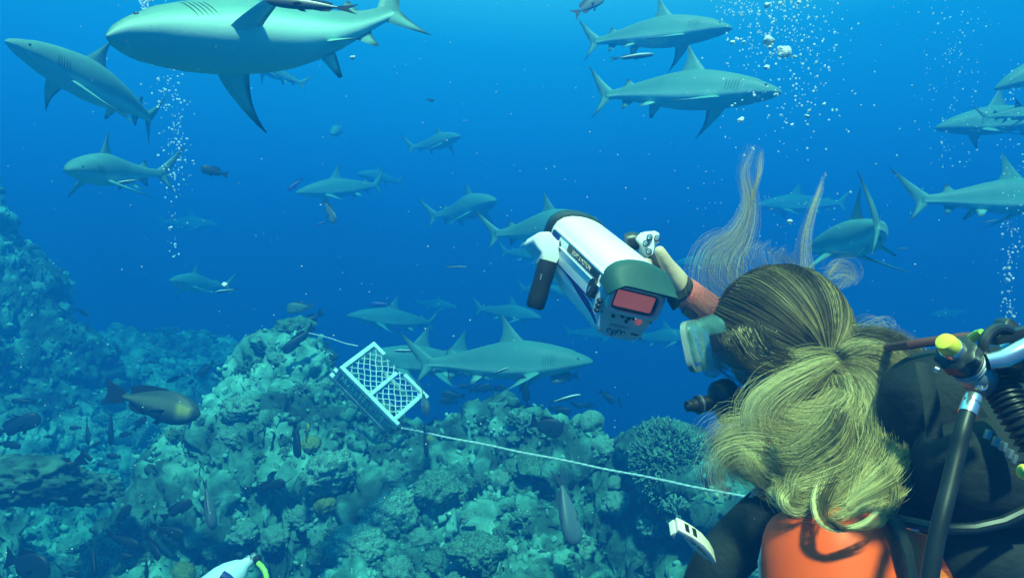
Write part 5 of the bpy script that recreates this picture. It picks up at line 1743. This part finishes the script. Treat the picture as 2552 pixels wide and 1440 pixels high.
A1 = resample(arch, 25); A2 = resample(vis_, 25)
rings = []
for l, q, s_ in ((0.012, 0.0, 1.035), (0.0, 0.0, 1.045), (-0.012, 0.15, 1.04), (-0.030, 0.62, 1.02), (-0.052, 1.0, 1.0)):
    sh = A1 * (1 - q) + A2 * q
    rings.append([H(w * s_, u * s_, l + (0.018 * q * max(0, (0.036 - u) / 0.022))) for w, u in sh])
inner = []
for l, q, s_ in ((-0.050, 1.0, 0.95), (-0.030, 0.62, 0.96), (-0.010, 0.15, 0.98), (-0.001, 0.0, 0.98)):
    sh = A1 * (1 - q) + A2 * q
    inner.append([H(w * s_, u * s_ - 0.001, l + (0.018 * q * max(0, (0.036 - u) / 0.022))) for w, u in sh])
MB().loft(rings + inner, caps=False, closed=False).build('monitor_hood', M_HOOD, ch, auto=28)


def rrect(cw_, cu0, hw, hh, l, rad=0.35, n=28):
    pts = []
    for k in range(n):
        a = 2 * math.pi * k / n
        c_, s_ = math.cos(a), math.sin(a)
        pts.append(H(cw_ + math.copysign(abs(c_) ** rad, c_) * hw, cu0 + math.copysign(abs(s_) ** rad, s_) * hh, l))
    return pts


# rear plate, monitor
MB().loft([[H(w * 0.90, u * 0.91, 0.001) for w, u in sec], [H(w * 0.88, u * 0.89, -0.004) for w, u in sec]]).build('rear_plate', M_CREAM, ch, auto=30)
MB().loft([rrect(0.0, 0.004, 0.043, 0.028, -0.003), rrect(0.0, 0.004, 0.0435, 0.0285, -0.016), rrect(0.0, 0.004, 0.040, 0.025, -0.018), rrect(0.0, 0.004, 0.037, 0.022, -0.016), rrect(0.0, 0.004, 0.036, 0.021, -0.007)], caps=False).build('monitor_bezel', M_CREAM, ch, auto=40)
MB().loft([rrect(0.0, 0.004, 0.0355, 0.0205, -0.0075, 0.5), rrect(0.0, 0.004, 0.0355, 0.0205, -0.0105, 0.5)]).build('monitor_gasket', M_BLACK, ch, auto=30)
MB().loft([rrect(-0.001, 0.005, 0.031, 0.016, -0.0110, 0.15), rrect(-0.001, 0.005, 0.030, 0.0155, -0.0118, 0.15)]).build('screen', M_SCREEN, ch, auto=30)
bt = [(-0.022, -0.033, 0.0030), (-0.008, -0.029, 0.0034), (0.003, -0.031, 0.0034), (0.001, -0.038, 0.0028), (0.020, -0.033, 0.0062), (0.010, -0.029, 0.003)]
for w, u, r in bt:
    MB().lathe(H(w, u, -0.0035), -ff, [(0, r), (0.004, r), (0.005, r * 0.8)], 16).build('button', M_BLACK if r < 0.005 else M_SCREEN, ch)
for w, u in ((-0.020, -0.062), (-0.011, -0.064), (-0.004, -0.061), (-0.011, -0.069), (0.003, -0.062)):
    m = MB(); cpts = [H(w + 0.0034 * math.cos(q), u + 0.0034 * math.sin(q), -0.0052) for q in [4.6 * k / 9 for k in range(10)]]
    m.tube(cpts, 0.0008, 6).build('control_mark', M_BLACK, ch)
MB().box(H(0.022, -0.060, -0.0045), hr_ * 0.0060, hu_ * 0.0014, ff * 0.001).build('badge', M_BLACK, ch, smooth=False)


def text(body, name, mat, o, ex, ey, size, parent):
    cu = bpy.data.curves.new('txt', 'FONT'); cu.body = body; cu.size = 1.0; cu.align_x = 'CENTER'; cu.align_y = 'CENTER'; cu.extrude = 0.02
    ob = bpy.data.objects.new('txt', cu); C.objects.link(ob)
    me = bpy.data.meshes.new_from_object(ob.evaluated_get(bpy.context.evaluated_depsgraph_get()))
    bpy.data.objects.remove(ob)
    ez = ex.cross(ey)
    base = wloc(parent)
    for v in me.vertices:
        x, y, z = v.co
        v.co = o + ex * (x * size) + ey * (y * size) + ez * (z * size) - base
    me.materials.clear()
    return link(name, me, mat, parent, smooth=False)


for w, u in ((-0.040, -0.030), (0.040, -0.030), (-0.034, -0.066), (0.034, -0.066)):
    MB().lathe(H(w, u, -0.0035), -ff, [(0, 0.0024), (0.0012, 0.0024), (0.0014, 0.0012), (0.0006, 0.0010)], 12).build('screw', M_STEEL, ch)
text('STINGRAY', 'lettering', M_BLACK, H(-0.006, -0.0505, -0.0046), hr_, hu_, 0.0068, ch)


# left flank: everything lies on the sloping side
def side_w(u):
    hh_ = [(u_, w_) for w_, u_ in half]
    hh_.sort()
    return float(np.interp(u, [q[0] for q in hh_], [q[1] for q in hh_]))


def flank(u0, u1, l0, l1, out, name, mat, bevel=0.0):
    w0, w1 = -side_w(u0), -side_w(u1)
    m = MB(); m.loft([[H(w0 + 0.003, u0, l0), H(w0 - out, u0, l0), H(w1 - out, u1, l0), H(w1 + 0.003, u1, l0)], [H(w0 + 0.003, u0, l1), H(w0 - out, u0, l1), H(w1 - out, u1, l1), H(w1 + 0.003, u1, l1)]])
    return m.build(name, mat, ch, smooth=False, bevel=bevel)


flank(0.0365, 0.0400, 0.006, LH - 0.02, 0.0022, 'rail', M_WHITE, 0.0008)
flank(0.0100, 0.0135, 0.006, LH - 0.02, 0.0022, 'rail', M_WHITE, 0.0008)
flank(-0.026, -0.0235, 0.03, LH - 0.01, 0.0012, 'trim_line', M_BLUE)
flank(0.0180, 0.0325, 0.022, LH * 0.62, 0.0012, 'name_plate', M_BLACK)
flank(0.0180, 0.0325, LH * 0.80, LH * 0.95, 0.0012, 'vent_plate', M_BLUE)
mid_u = 0.0252
text('LIGHT & MOTION', 'lettering', M_CREAM, H(-side_w(mid_u) - 0.0016, mid_u, LH * 0.36), -ff, hu_, 0.0125, ch)
# blue wedge sweeping back along the lower flank
ul = [(-0.026, 0.19), (-0.027, 0.13), (-0.026, 0.09), (-0.030, 0.055), (-0.044, 0.012), (-0.058, 0.004), (-0.050, 0.03), (-0.046, 0.06), (-0.040, 0.10), (-0.032, 0.14)]
m = MB(); a_ = [H(-side_w(u) - 0.0012, u, l) for u, l in ul]; m.prism(a_, hr_ * 0.0035); m.build('blue_flash', M_BLUE, ch, smooth=False)
MB().loft([[H(-0.046 + 0.0 - w_, 0.000 + 0.019 * math.sin(q), 0.028 + 0.014 * math.cos(q)) for q in [2 * math.pi * k / 26 for k in range(26)]] for w_ in (0.0, 0.010, 0.012)]).build('latch', M_BLACK, ch, auto=40)
MB().box(H(-0.0590, -0.003, 0.028), hr_ * 0.001, hu_ * 0.005, ff * 0.0022).build('latch_screw', M_CHROME, ch, bevel=0.0006)
m = MB()
for q in range(3):
    m.lathe(H(-0.049, -0.012 - 0.009 * q, 0.002 - 0.001 * q), -ff, [(0, 0.0045), (0.006, 0.004), (0.008, 0.0025)], 10)
m.build('hinge', M_BLACK, ch)
# left handle
YL = 1.44
bp_ = [(1326, 596), (1334, 582), (1345, 577), (1368, 576), (1378, 588), (1386, 597), (1402, 603), (1404, 620), (1404, 634), (1392, 642), (1383, 660), (1366, 660), (1361, 650), (1350, 648), (1349, 630), (1334, 612)]
m = MB(); m.prism([P(x + 3, y, YL) for x, y in bp_], Vector((-0.020, 0.035, -0.010))); m.build('bracket', M_WHITE, ch, bevel=0.004)
MB().tube([P(1398, 620, YL + 0.012), P(1408, 619, YL + 0.010), P(1428, 617, YL + 0.004), P(1440, 620, YL)], [0.019, 0.0215, 0.0215, 0.017], 22).build('mount_collar', M_BLACK, ch)
gp = [(1366, 650, 0.016), (1358, 680, 0.0175), (1350, 706, 0.0165), (1341, 738, 0.0170), (1334, 762, 0.0165), (1332, 769, 0.013)]
MB().tube([P(x, y, YL - 0.004) for x, y, r in gp], [r for x, y, r in gp], 14, flat=1.15).build('grip', M_BLACK, ch)
MB().box(P(1348, 690, YL - 0.022), Vector((0.0012, 0, 0.006)), Vector((0.0014, 0, 0)), Vector((0, 0.001, 0))).build('grip_inlay', M_STEEL, ch, smooth=False)
# right handle with buttons
YR = 1.405
rp2 = [(1588, 596), (1597, 585), (1610, 577), (1634, 575), (1643, 580), (1647, 594), (1644, 604), (1632, 616), (1628, 634), (1615, 642), (1606, 628), (1602, 612)]
m = MB(); m.prism([P(x, y, YR) for x, y in rp2], Vector((-0.006, 0.035, 0.0))); m.build('control_pod', M_WHITE, ch, bevel=0.003)
for (x, y) in ((1619, 592), (1638, 594), (1609, 607), (1617, 628)):
    b_ = MB().lathe(P(x, y, YR + 0.001), (-0.15, -1, 0.12), [(0, 0.0062), (0.005, 0.0062), (0.006, 0.0052)], 16).build('button_collar', M_BLACK, ch)
    MB().lathe(P(x, y, YR - 0.0045), (-0.15, -1, 0.12), [(0, 0.0042), (0.004, 0.0042), (0.005, 0.003)], 14).build('push_button', M_CHROME, ch)
MB().tube([P(1592, 602, YR + 0.03), P(1575, 600, YR + 0.03), P(1560, 602, YR + 0.03)], [0.017, 0.019, 0.017], 18).build('mount_collar', M_BLACK, ch)
MB().tube([P(1622, 636, YR + 0.015), P(1640, 668, YR + 0.012), P(1658, 702, YR + 0.010), P(1664, 712, YR + 0.01)], [0.014, 0.0155, 0.0155, 0.012], 14).build('grip', M_BLACK, ch)

# ------------------------------------------------------------------ bubbles
def bub_shape(sub, seed):
    v, f = sub
    d = 0.55 * fbm(v * 1.5 + seed, seed, 2)
    return v * (1 + d)[:, None], f


bub_me = []
for s_ in range(4):
    v, f = bub_shape(ICO3, s_ + 3)
    bub_me.append(proto('air_bubble', (v, f), M_AIR))
big = [(1912, 14, 9, 1.9, 'white bubble cut by the top edge above the bubble cloud'), (1917, 103, 14, 1.8, 'ragged bubble, upper of the two biggest in the cloud'),
       (1953, 130, 18, 1.8, 'biggest flattened bubble in the cloud over the diver'), (1918, 118, 7, 1.8, 'small bubble hanging under the ragged big bubble'),
       (1846, 299, 9, 1.7, 'bright bubble under the snout of the lower top shark'), (2011, 290, 9, 1.7, 'lengthened bubble at the right foot of the cloud'),
       (2017, 276, 5, 1.7, 'bead of air just above the lengthened bubble'), (1969, 552, 7, 1.5, 'lone bubble between the two hair wisps'), (1974, 310, 5, 1.7, 'round bubble under the bubble cloud, left of the lengthened one'),
       (2034, 156, 5, 1.8, 'round bubble on the right of the two biggest bubbles'), (1934, 237, 6, 1.7, 'bubble at the snout tip of the lower top shark'), (1880, 238, 5, 1.7, 'small bubble on the cheek of the lower top shark'),
       (1911, 168, 9, 1.75, 'forked cluster of air below the ragged big bubble'), (1826, 106, 6, 1.8, 'left small bubble beside the snout of the upper top shark'), (1853, 106, 6, 1.8, 'right small bubble beside the snout of the upper top shark'),
       (1980, 142, 6, 1.8, 'drop of air at the right side of the biggest bubble'), (2054, 260, 5, 1.7, 'round bubble on the right fringe of the cloud'), (1944, 8, 6, 1.9, 'left bubble of the pair at the top edge of the cloud'), (1991, 6, 6, 1.9, 'right bubble of the pair at the top edge of the cloud'),
       (879, 144, 6, 2.2, 'pale blurred bubble right of the big shark tail'), (560, 710, 9, 2.2, 'bright pale blob of air at the tail of the pale shark'), (425, 568, 6, 3.0, 'bright bubble low in the left bubble column')]
for px, py, r, Y, lab in big:
    o = bpy.data.objects.new('air_bubble', random.choice(bub_me)); C.objects.link(o)
    o.location = P(px, py, Y)
    s_ = r * K0 * Y * 0.8
    o.scale = (s_ * random.uniform(0.9, 1.4), s_, s_ * random.uniform(0.5, 0.85))
    o.rotation_euler = (random.uniform(0, 6), random.uniform(-0.6, 0.6), random.uniform(0, 6))
    setp(o, lab, 'bubble', 'large air bubbles')


def cloud(name, pts, mat=M_BUBBLE, base=ICO2):
    vs, fs = [], []; b = 0
    for (p, s_) in pts:
        v, f = base
        v = v * (1 + 0.25 * (rng.uniform(-1, 1, 3)))[None, :] * s_ + np.array(p[:])
        vs.append(v); fs.append(f + b); b += len(v)
    me = mesh_np(name, np.concatenate(vs), np.concatenate(fs))
    return setp(link(name, me, mat), kind='stuff')


def rpx(lo, hi): return math.exp(random.uniform(math.log(lo), math.log(hi)))


pts = []
for i in range(300):      # left column
    y = random.uniform(-10, 640) if i < 220 else random.uniform(140, 480)
    c_ = 428 - 12 * math.sin(y / 90.0) + (10 if y > 480 else 0)
    sp_ = 20 if y < 480 else 12
    if y > 480 and random.random() < 0.5: continue
    Y = random.uniform(4.0, 4.4)
    pts.append((P(c_ + random.gauss(0, sp_), y, Y), rpx(0.9, 3.3) * K0 * Y))
for i in range(30):
    pts.append((P(365 + random.gauss(0, 10), random.uniform(-10, 25), 3.8), rpx(1.2, 3) * K0 * 3.8))
cloud('bubble_column', pts)
pts = []
for i in range(520):      # cloud above the head
    y = abs(random.gauss(0, 170)) - 10
    x = random.gauss(1965 - 0.02 * y, 62 + 0.10 * y)
    Y = random.uniform(1.6, 2.6)
    pts.append((P(x, y, Y), rpx(0.8, 3.0) * K0 * Y))
for i in range(80):
    pts.append((P(random.gauss(1845, 30), random.uniform(-5, 40), 2.4), rpx(0.8, 2.4) * K0 * 2.4))
for i in range(230):      # fine fizz round the hair
    Y = random.uniform(1.2, 1.5)
    pts.append((P(random.gauss(1950, 110), random.uniform(480, 900), Y), rpx(0.6, 1.6) * K0 * Y))
cloud('bubble_cloud', pts)
pts = []
for i in range(150):      # stream rising from the valve
    y = random.uniform(540, 850)
    Y = random.uniform(0.86, 0.92)
    pts.append((P(2514 + (y < 640) * random.gauss(8, 14) + random.gauss(0, 7 + (850 - y) * 0.02), y, Y), rpx(0.8, 3.0) * K0 * Y))
cloud('bubble_stream', pts)
pts = []
for i in range(170):      # far stream upper right
    y = random.uniform(0, 420)
    Y = random.uniform(4.5, 5.5)
    pts.append((P(2370 + random.gauss(0, 42), y, Y), rpx(0.8, 2.4) * K0 * Y))
for i in range(60):
    Y = random.uniform(3.5, 4.5)
    pts.append((P(2520 + random.gauss(0, 22), random.uniform(150, 560), Y), rpx(0.8, 2.6) * K0 * Y))
cloud('bubble_haze', pts)
pts = []
for i in range(650):      # drifting specks everywhere
    Y = random.uniform(0.9, 4.0) if i % 3 else random.uniform(0.7, 1.6)
    pts.append((P(random.uniform(-50, 2600), random.uniform(-30, 1470), Y), rpx(0.5, 1.9) * K0 * Y))
cloud('drifting_specks', pts, M_SPECK, ico(1))
